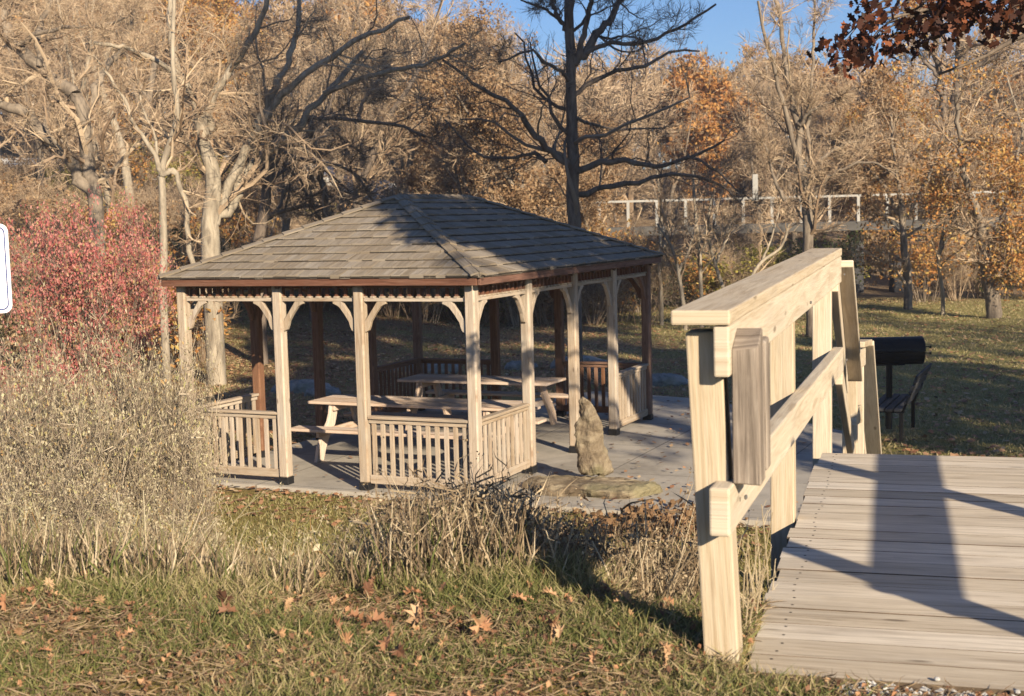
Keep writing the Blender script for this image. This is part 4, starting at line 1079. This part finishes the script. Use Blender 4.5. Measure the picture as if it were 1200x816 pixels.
# branched weed stalks with seed heads
def weed_stalks(n, pxr, ydr, name, label, mt, hr, headn=8, head=.012):
    px_ = r.uniform(*pxr, n); yd = r.uniform(*ydr, n); x = (px_ - 600) / F * yd; z = terr(x, yd); ty = top_y(px_) + r.normal(size=n) * 8
    ymax = 3.1155 - (ty - 258 + (px_ - 600) * .026) * yd / F; h = np.clip((ymax - z) * r.uniform(.6, 1.12, n), *hr)
    P = []
    for i in range(n):
        b0 = np.array([x[i], yd[i], z[i] - .02]); l_ = r.normal(size=2) * .2 * h[i]
        P.append(resample([b0, b0 + np.array([l_[0] * .3, l_[1] * .3, h[i] * .5]), b0 + np.array([l_[0], l_[1], h[i]])], 6))
    P = np.array(P); R = np.ones((n, 1)) * np.linspace(.0038, .0016, 6)[None]
    v, f = tubes(P, R, 4); parts = [(v, f, np.repeat(r.uniform(.3, 1, n), len(v) // n), 0)]
    P2, R2 = grow(P, R, 5, .32, .8, n=4, rf=.7, rmin=.0013, r=r, t0=.35, jit=.3); v, f = tubes(P2, R2, 3); parts.append((v, f, np.repeat(r.uniform(.3, 1, len(P2)), len(v) // len(P2)), 0))
    tips = P2[:, -1]; k = r.integers(0, len(tips), len(tips) * headn); v, f, q = leaves(tips[k] + r.normal(size=(len(k), 3)) * .008, head, r, .7); parts.append((v, f, q * .8, 0))
    o = np_obj(name, parts, [mt], smooth=False); tag(o, label, 'weeds', None, 'stuff')
weed_stalks(330, (430, 835), (4.0, 6.0), 'branched_weeds', 'tangle of branched dry weed stalks with seed heads left of the handrail post', M_weed, (.2, 1.1))
weed_stalks(260, (-40, 430), (4.3, 7.5), 'dry_weeds', 'dry branching weed stalks in front of the shrubs at the left', M_brush, (.2, .9))
n = 1300; px_ = np.concatenate([r.normal(500, 40, 500), r.normal(580, 25, 320), r.uniform(620, 835, 480)]); yd = r.uniform(4.3, 6.2, n); x = (px_ - 600) / F * yd; zt = terr(x, yd)
ty = top_y(px_) + r.normal(size=n) * 16 - 4; h = np.clip((3.1155 - (ty - 258 + (px_ - 600) * .026) * yd / F - zt), .15, 1.1)
b = np.stack([x, yd, zt - .01], 1); le = r.normal(size=(n, 2)) * .13 * h[:, None]; tp = b + np.stack([le[:, 0] + .04 * h, le[:, 1], h], 1)
v, f, q = blades(b, tp, .009, r, .3, np.clip(r.normal(.55, .25, n), 0, 1)); k = r.integers(0, n, 2600); t_ = r.uniform(.35, .95, 2600)[:, None]; lb = b[k] * (1 - t_) + tp[k] * t_
an = r.uniform(0, 6.3, 2600); ln = r.uniform(.04, .12, 2600); lt = lb + np.stack([np.cos(an) * ln, np.sin(an) * ln, r.uniform(-.08, .10, 2600)], 1); v2, f2, q2 = blades(lb, lt, .007, r, .8)
o = np_obj('reed_stalks', [(v, f, q, 0), (v2, f2, q2 * .8, 0)], [M_weed], smooth=False); tag(o, 'taller broken straw stalks with drooping leaves at the middle of the bank top', 'weeds', None, 'stuff')
n = 900; px_ = r.normal(765, 42, n); yd = 13.5 + r.normal(size=n) * .35; x = (px_ - 600) / F * yd; b = np.stack([x, yd, terr(x, yd) + np.abs(r.normal(size=n)) * .09], 1)
v, f, q = leaves(b, .075, r, .8); o = np_obj('leaf_heap', [(v, f, q * .45, 0)], [M_lf_tan], smooth=False); tag(o, 'heap of curled brown leaves right of the flat stone', 'fallen leaves', None, 'stuff')
# low leafy ground cover over the bank slope so no bare earth shows
x, y = scatter(30000, -5.5, 1.6, 4.2, 10.5, r); k = (~on_deck(x, y)); x, y = x[k], y[k]; b = np.stack([x, y, terr(x, y) + r.uniform(0, .12, len(x))], 1)
v, f, q = leaves(b, .03, r, .6); o = np_obj('ground_cover', [(v, f, q, 0)], [M_brush], smooth=False); tag(o, 'low dry ground cover on the bank slope', 'ground cover', None, 'stuff')
# weeds in the gap between post and planks
n = 26; parts = []; P = []
for i in range(n):
    d_, e_ = r.uniform(3.35, 4.0), r.uniform(-.43, -.395); p0 = Dk(d_, e_); z0 = float(terr(p0.x, p0.y)); h_ = min(.75, 2.0 - z0 + r.uniform(.05, .28))
    a = np.array([p0.x, p0.y, z0 - .02]); q_ = r.normal(size=2) * .03; P.append(resample([a, a + np.array([q_[0] * .3, q_[1], h_ * .5]), a + np.array([q_[0], q_[1], h_])], 6))
P = np.array(P); R = np.ones((n, 1)) * np.linspace(.0028, .0012, 6)[None]; v, f = tubes(P, R, 4); parts.append((v, f, np.repeat(r.uniform(.4, 1, n), len(v) // n), 0))
P2, R2 = grow(P, R, 7, .2, .7, n=4, rf=.6, rmin=.001, r=r, t0=.3, jit=.3); v, f = tubes(P2, R2, 3); parts.append((v, f, np.repeat(r.uniform(.4, 1, len(P2)), len(v) // len(P2)), 0))
o = np_obj('gap_weeds', parts, [M_straw], smooth=False); tag(o, 'dry weeds growing up between the handrail post and the plank ends', 'weeds', None, 'stuff')

# mossy grass strip and lawn
n = 60000; x, y = scatter(n, -8, 3, 9.5, 15.6, r); gp = Vector(GO)
sx_ = (x - GO.x) * GU.x + (y - GO.y) * GU.y; ty_ = (x - GO.x) * GV.x + (y - GO.y) * GV.y; k = (ty_ < -.2) | (sx_ > GW + .25); x, y = x[k], y[k]; n = len(x)
h = r.uniform(.02, .06, n); b = np.stack([x, y, terr(x, y)], 1); tp = b + np.stack([r.normal(size=n) * .4 * h, r.normal(size=n) * .4 * h, h], 1)
v, f, q = blades(b, tp, .009, r, .4, np.clip(r.normal(.66, .16, n), 0, 1)); o = np_obj('mossy_grass', [(v, f, q, 0)], [M_grass], smooth=False); tag(o, 'short mossy grass strip between the bank and the gazebo slab', 'grass', None, 'stuff')
n = 90000; y = 16 + 32 * r.random(n) ** 1.2; px_ = r.uniform(-40, 1240, n); x = (px_ - 600) / F * y
sx_ = (x - GO.x) * GU.x + (y - GO.y) * GU.y; ty_ = (x - GO.x) * GV.x + (y - GO.y) * GV.y
k = ~((ty_ > -.3) & (ty_ < GD + 2.5) & (sx_ < GW + .2) & (sx_ > -4.8 + .35 * ty_)); x, y = x[k], y[k]; n = len(x)
h = r.uniform(.02, .06, n); b = np.stack([x, y, terr(x, y)], 1); tp = b + np.stack([r.normal(size=n) * .5 * h, r.normal(size=n) * .5 * h, h], 1)
v, f, q = blades(b, tp, .02, r, .4, np.clip(r.normal(.78, .13, n), 0, 1)); o = np_obj('lawn_grass', [(v, f, q, 0)], [M_grass], smooth=False); tag(o, 'short autumn lawn beyond the patio', 'grass', None, 'stuff')
# leaf litter
def litter(n, xf, size, name, label, lift=.01):
    x, y = xf(n); b = np.stack([x, y, terr(x, y) + lift + r.uniform(0, .02, len(x))], 1)
    M = len(x); an = r.uniform(0, 6.3, M); tl = r.normal(size=M) * .35; a = np.stack([np.cos(an), np.sin(an), np.sin(tl) * .6], 1); bb_ = np.stack([-np.sin(an), np.cos(an), np.sin(r.normal(size=M) * .4) * .6], 1)
    s = (size * r.uniform(.6, 1.4, M))[:, None]
    V = np.stack([b - a * s * .5, b + bb_ * s * .35, b + a * s * .5, b - bb_ * s * .35], 1).reshape(-1, 3); f = np.arange(M)[:, None] * 4
    f = np.concatenate([f + np.array([[0, 1, 2]]), f + np.array([[0, 2, 3]])]); o = np_obj(name, [(V, f, np.repeat(r.random(M), 4), 0)], [M_litter], smooth=False); tag(o, label, 'fallen leaves', None, 'stuff')
def fx(n):
    y = 17 + 30 * r.random(n) ** 1.1; px_ = r.uniform(-40, 1240, n); x = (px_ - 600) / F * y
    s_ = (x - GO.x) * GU.x + (y - GO.y) * GU.y; t_ = (x - GO.x) * GV.x + (y - GO.y) * GV.y
    ins = (t_ > -.2) & (t_ < GD + 2.4) & (s_ < GW + .2) & (s_ > -4.8 + .35 * t_)
    cl = vn(x, y, .5) + r.normal(size=n) * .7; k = (~ins) & ((cl > -.1) | (r.random(n) < .3)) & ((x < 2.5) | (r.random(n) < .45)); return x[k], y[k]
litter(52000, fx, .10, 'leaf_litter', 'orange and tan fallen leaves scattered over the lawn', .02)
def fy(n):
    t_ = -.2 - r.random(n) ** 1.6 * 1.3; s_ = r.uniform(-3.5, 6, n); return GO.x + GU.x * s_ + GV.x * t_, GO.y + GU.y * s_ + GV.y * t_
litter(1500, fy, .075, 'leaf_drift', 'drift of orange fallen leaves along the front edge of the gazebo slab', .02)
def fz(n):
    s_ = r.uniform(-4.0, 4.0, n); t_ = r.uniform(0, 8.2, n); k = (s_ > -4.3 + .35 * t_) & ((s_ < -.2) | (t_ > GD) | (r.random(n) < .25)); s_, t_ = s_[k], t_[k]
    return GO.x + GU.x * s_ + GV.x * t_, GO.y + GU.y * s_ + GV.y * t_
litter(900, fz, .07, 'patio_leaves', 'dry leaves blown across the concrete patio', .085)
# lobed oak leaves lying on the verge
def oak_leaf(s, r):
    o_ = [(0, -.5), (.06, -.35), (.22, -.38), (.14, -.18), (.40, -.16), (.20, .02), (.42, .16), (.17, .20), (.24, .38), (.07, .36), (0, .55)]
    pts = o_ + [(-x, y) for x, y in o_[-2:0:-1]]; 
    cu = r.uniform(.2, 1.6); sq = r.uniform(.7, 1.05)
    return np.array([(x * s * sq * (1 - .3 * cu * abs(x)), y * s, s * (.9 * cu * abs(x) + .16 * cu * math.sin(3 * y))) for x, y in pts])
m = MB(); spots = [(265, 738, .115), (60, 722, .05), (15, 690, .06), (102, 713, .05), (438, 770, .10), (420, 765, .07), (492, 758, .09), (566, 772, .09), (455, 798, .07), (470, 806, .06), (430, 782, .06), (330, 795, .06), (395, 770, .05), (270, 765, .06), (180, 705, .06), (225, 700, .05), (650, 770, .06), (610, 735, .05), (700, 800, .05), (520, 720, .05), (120, 742, .05), (90, 760, .05)]
spots += [(r.uniform(0, 860), r.uniform(690, 812), r.uniform(.025, .06)) for _ in range(75)]
for px_, py_, s in spots:
    p = atz(px_, py_, 1.96); z = float(terr(p[0], p[1])) + r.uniform(.03, .06)
    P = oak_leaf(s, r); an = r.uniform(0, 6.3); tx_, tz_ = r.normal() * .35, r.normal() * .35
    Rm = np.array(Matrix.Rotation(an, 3, 'Z') @ Matrix.Rotation(.3 + tx_ * 1.6, 3, 'X') @ Matrix.Rotation(tz_, 3, 'Y'))
    Q = P @ Rm.T + np.array([p[0], p[1], z]); c = Q.mean(0); n_ = len(Q)
    m.add(list(Q) + [c], [(i, (i + 1) % n_, n_) for i in range(n_)], None, r.uniform(.0, .85))
o = m.build('oak_leaf_litter', M_litter); tag(o, 'curled orange brown lobed leaves fallen on the grass verge', 'fallen leaves', None, 'stuff')
# bigger leaf weeds and orange leafed twigs by the rail foot
x, y = scatter(9000, -2.6, 1.3, 2.8, 4.4, r); k = ~on_deck(x, y); x, y = x[k], y[k]; b = np.stack([x, y, terr(x, y) + r.uniform(.0, .035, len(x))], 1)
v, f, q = leaves(b, .017, r, .7, r.random(len(x)) ** 2 * .8); o = np_obj('leaf_crumbs', [(v, f, q, 0)], [M_litter], smooth=False); tag(o, 'small broken bits of brown leaf caught in the verge grass', 'leaf litter', None, 'stuff')
# gravel at the near end of the planks
n = 700; e_ = r.uniform(-.15, 1.0, n); d_ = 3.20 - np.abs(r.normal(size=n)) * .10; P = [Dk(a, b_) for a, b_ in zip(d_, e_)]
m = MB()
for p in P:
    s = r.uniform(.005, .014); z = float(terr(p.x, p.y)) + s * .5 + .01
    oc = [(1, 0, 0), (0, 1, 0), (-1, 0, 0), (0, -1, 0), (0, 0, .7), (0, 0, -.7)]
    vs = [(p.x + a * s * r.uniform(.7, 1.3), p.y + b_ * s * r.uniform(.7, 1.3), z + c_ * s) for a, b_, c_ in oc]
    m.add(vs, [(0, 1, 4), (1, 2, 4), (2, 3, 4), (3, 0, 4), (1, 0, 5), (2, 1, 5), (3, 2, 5), (0, 3, 5)])
o = m.build('gravel', M_gravel); tag(o, 'white gravel chips at the near end of the planks', 'gravel', None, 'stuff')
for px_, py_, lb in ((1098, 799, 'single white pebble lying on the last plank'), (1192, 814, 'white pebble at the lower right corner of the planks')):
    p = atz(px_, py_, 2.0); m = MB(); s = .008
    m.lathe([(s * .5, 0), (s, s * .4), (s * .9, s * .9), (s * .4, s * 1.2)], (0, 0, 0), 8); o = m.build('pebble', M_gravel); o.location = (p[0], p[1], 2.002); tag(o, lb, 'pebble', 'pebbles on the planks')

# --- far bridge with railing and piers
BY = 52.0; b0 = aty(760, 240, BY)
BR = empty('far_bridge', (8, BY, 0), 'long low bridge with white railing posts on dark piers beyond the lawn', 'bridge')
def BP(x, y=BY, z=0): return Vector((x - 8, y - BY, z))
xl, xr = pxx(690, BY), pxx(1290, BY)
zr = 3.1155 + (250 - 233) * BY / F
m = MB(); m.beam(BP(xl, z=zr - 1.15), BP(xr, z=zr - 1.15), 2.4, .35); m.build('bridge_deck', plain('bridge_concrete', (.09, .085, .08), .9, 0, .2, 3), BR, .02)
M_brw = plain('bridge_rail_white', (.33, .32, .30), .6, 0, .1, 3)
m = MB(); m.beam(BP(xl, BY - 1.1, zr), BP(xr, BY - 1.1, zr), .07, .08); m.build('bridge_rail', M_brw, BR)
i = 0
for px_ in range(700, 1290, 33):
    x_ = pxx(px_, BY); m = MB(); hh = 1.0 if px_ != 865 else 1.0
    m.beam(BP(x_, BY - 1.1, zr - 1.0), BP(x_, BY - 1.1, zr - .04), .11, .11, up=(0, 1, 0)); m.build('railing_post', M_brw, BR)
x_ = pxx(879, BY); m = MB(); m.beam(BP(x_, BY - 1.1, zr - .1), BP(x_, BY - 1.1, zr + .9), .20, .10, up=(0, 1, 0)); m.build('marker_board', M_brw, BR)
M_pier = plain('pier_dark', (.06, .06, .065), .9, 0, .3, 2)
for px_, w in ((893, .7), (1003, .5), (1056, .75), (1230, .7), (780, .6)):
    x_ = pxx(px_, BY); m = MB(); m.beam(BP(x_, BY, -1), BP(x_, BY, zr - 1.33), w, w, up=(0, 1, 0)); m.build('pier', M_pier, BR, .03)
# white building far at left through the trees
p = aty(66, 112, 105); m = MB()
HB = empty('far_building', (p[0], 105, float(terr(p[0], 105))), 'small white building glimpsed through the branches at upper left', 'building')
hb = p[2] - HB.location.z; m.beam((-2.6, 0, hb / 2), (2.6, 0, hb / 2), 4, hb + 1.4); m.build('wall', plain('white_wall', (.75, .74, .72), .8, 0, .05, 1), HB, .02)
m = MB(); m.prism([(-3, hb + .72), (3, hb + .72), (0, hb + 1.6)], (0, 0, 0), (1, 0, 0), (0, 0, 1), 4.6); m.build('roof', M_stone2, HB)

# --- oak at the right whose spray of brown leaves hangs into the picture
r8 = np.random.default_rng(8)
ob = np.array([7.6, 8.6, 0.0])
Lm = [[ob, ob + [0, 0, 3], ob + [-.3, .1, 6], ob + [-.6, 0, 10]],
      [ob + [-.1, 0, 3.6], ob + [-1.9, .3, 5.2], aty(1260, -40, 9.2), aty(1150, -5, 9.2), aty(1040, 22, 9.0)],
      [ob + [-1.2, .2, 4.6], aty(1300, 20, 9.6), aty(1205, 40, 9.8), aty(1150, 68, 9.8), aty(1098, 88, 9.8)],
      [ob + [-.2, 0, 5], ob + [-2.2, -.2, 7.2], ob + [-3.6, 0, 8.6]], [ob + [-.2, 0, 5.5], ob + [1, 1.5, 7.5], ob + [2, 2.5, 9]],
      [ob + [-.2, 0, 6], ob + [-1, 2, 8], ob + [-2, 3.0, 9.5]], [ob + [-.2, 0, 6], ob + [-.5, -2, 8], ob + [-1, -3.0, 9.5]], [ob + [-.4, 0, 7], ob + [-1.6, .5, 9], ob + [-2.4, 1, 10.8]], [ob + [-.2, 0, 5.2], ob + [-1.6, .3, 6.6], ob + [-3.2, .8, 7.0]], [ob + [-.2, 0, 5.0], ob + [-2.4, 0, 6.3], ob + [-4.6, -.1, 6.35]], [ob + [-1.6, .1, 6.0], ob + [-3.2, .3, 6.5], ob + [-4.9, .5, 6.5]], [ob + [-.2, 0, 5.4], ob + [-1.5, -.8, 6.9], ob + [-3.0, -1.2, 7.4]], [ob + [-.2, 0, 5.6], ob + [-1.2, 1.2, 7.0], ob + [-2.6, 2.2, 7.6]]]
limbs = np.array([resample(np.array([np.asarray(q, float) for q in l_]), 12) for l_ in Lm]); RRr = np.array([np.linspace(.22, .09, 12)] + [np.linspace(.035, .008, 12), np.linspace(.03, .008, 12)] + [np.linspace(.09, .02, 12)] * 10)
ok_e = make_tree('oak_tree', 'oak with dark brown leaves whose branch hangs in from the upper right corner', limbs, RRr, 80, [(7, .42, .8, .5, 5, .3), (5, .5, .75, .6, 4, .2), (4, .5, .7, .6, 4, .1)], (4, .25, .005), M_bark_d, M_twig_d, (80000, .13, .9), M_lf_oak,
                 cull=lambda q: ~((q[:, 2] < 5.8) & (q[:, 0] < 7.4)))
# the spray itself: clusters of leaves along the two visible boughs
cl_ = []; wp = []
for i in range(38):
    px_ = r8.uniform(968, 1215); py_ = {0: 20 + (1215 - px_) * .10}[0] + r8.normal() * 20 - 6
    if px_ < 1010: py_ = 55 + r8.normal() * 9
    if 1010 <= px_ < 1090: py_ = 40 + r8.normal() * 22
    if px_ >= 1090: py_ = 8 + r8.normal() * 14
    c = aty(px_, py_, 9.0 + r8.normal() * .25); cl_.append(c + r8.normal(size=(22, 3)) * [.07, .09, .055]); q = aty(min(px_ + 60, 1260), max(py_ - 45, -30), 9.1)
    wp.append(resample([q, (q + c) / 2 + r8.normal(size=3) * .04, c], 6))
pos = np.concatenate(cl_); wp = np.array(wp)
def lobed(pos, size, r):
    o_ = [(0, 0), (.10, .18), (.28, .20), (.16, .40), (.36, .50), (.18, .66), (.22, .86), (0, 1.0)]; pts = np.array(o_ + [(-x, y) for x, y in o_[-2:0:-1]]); n = len(pts); M = len(pos)
    a = nrm(r.normal(size=(M, 3)) + [0, 0, -.7]); b = nrm(np.cross(a, r.normal(size=(M, 3)))); s = (size * r.uniform(.6, 1.3, M))[:, None, None]
    V = pos[:, None] + s * (a[:, None] * pts[None, :, 1:2] + b[:, None] * pts[None, :, 0:1])
    return V.reshape(-1, 3), np.arange(M)[:, None] * n + np.arange(n)[None], np.repeat(r.random(M), n)
lv_, lf_, lq_ = lobed(pos, .085, r8); base = np.array(ok_e.location)
tv_, tf_ = tubes(wp, np.ones((len(wp), 1)) * np.linspace(.008, .003, 6)[None], 4)
o = np_obj('hanging_bough', [(tv_ - base, tf_, None, 0), (lv_ - base, lf_, lq_, 1)], [M_twig_d, M_lf_oak], ok_e, smooth=False)
# tall trees behind the viewer that shade the gazebo's far side and the lawn
def shade_tree(x, y, h, cz, cr_, n, seed, lab):
    r = np.random.default_rng(seed); b = np.array([x, y, float(terr(x, y)) - .2]); limbs = [resample([b, b + [0, 0, h * .5], b + [.3, 0, h * .9]], 12)]; RR = [np.linspace(.28, .08, 12)]
    for k in range(9):
        a = r.uniform(0, 6.3); z = r.uniform(cz - cr_ * .5, cz + cr_ * .3); st = b + [0, 0, z - 1]; q = b + np.array([math.cos(a) * cr_ * .9, math.sin(a) * cr_ * .9, z + 1.2]); limbs.append(resample([st, (st + q) / 2 + [0, 0, .5], q], 12)); RR.append(np.linspace(.08, .02, 12))
    return make_tree('shade_tree', lab, np.array(limbs), np.array(RR), seed + 1, [(8, .5, .8, .5, 5, .2), (6, .5, .7, .6, 4, .1), (4, .5, .7, .6, 4, .1)], (4, .4, .006), M_bark_m, M_twig, (n, .18, .85), M_lf_oak, 'trees behind the viewer')
shade_tree(15.2, 6.5, 12, 7.6, 4.4, 60000, 60, 'leafy tree off to the right shading the lawn')
shade_tree(19.0, -4.0, 20, 16, 4.2, 70000, 61, 'tall leafy tree behind the viewer, farther right')
shade_tree(14.5, -6.0, 23, 19.0, 3.6, 70000, 62, 'tall leafy tree behind the viewer, right of the path')
for i, (x_, y_, k_) in enumerate([(19.5, 11, 0), (23, 8, 1), (27, 15, 2), (21, 17, 1), (31, 12, 0), (26, 3, 2)]):
    place(KB[k_], 'bare_tree', x_, y_, 1.05, i * 1.3, 'bare tree standing off to the right of the lawn', 'bare trees right of the lawn')
# thin autumn haze in the air
m, nt, b = mat('air_haze'); nt.nodes.remove(b); pv = nt.nodes.new('ShaderNodeVolumePrincipled'); pv.inputs['Color'].default_value = (.93, .95, 1, 1); pv.inputs['Density'].default_value = .0009; pv.inputs['Anisotropy'].default_value = .2
nt.links.new(pv.outputs[0], [n for n in nt.nodes if n.type == 'OUTPUT_MATERIAL'][0].inputs['Volume'])
hx, hy0, hy1, hz0, hz1 = 155, -45, 330, -3, 32
v = [(-hx, hy0, hz0), (hx, hy0, hz0), (hx, hy1, hz0), (-hx, hy1, hz0), (-hx, hy0, hz1), (hx, hy0, hz1), (hx, hy1, hz1), (-hx, hy1, hz1)]
mb = MB(); mb.add(v, [(0, 3, 2, 1), (4, 5, 6, 7), (0, 1, 5, 4), (1, 2, 6, 5), (2, 3, 7, 6), (3, 0, 4, 7)]); o = mb.build('haze', m); tag(o, None, None, None, 'stuff')
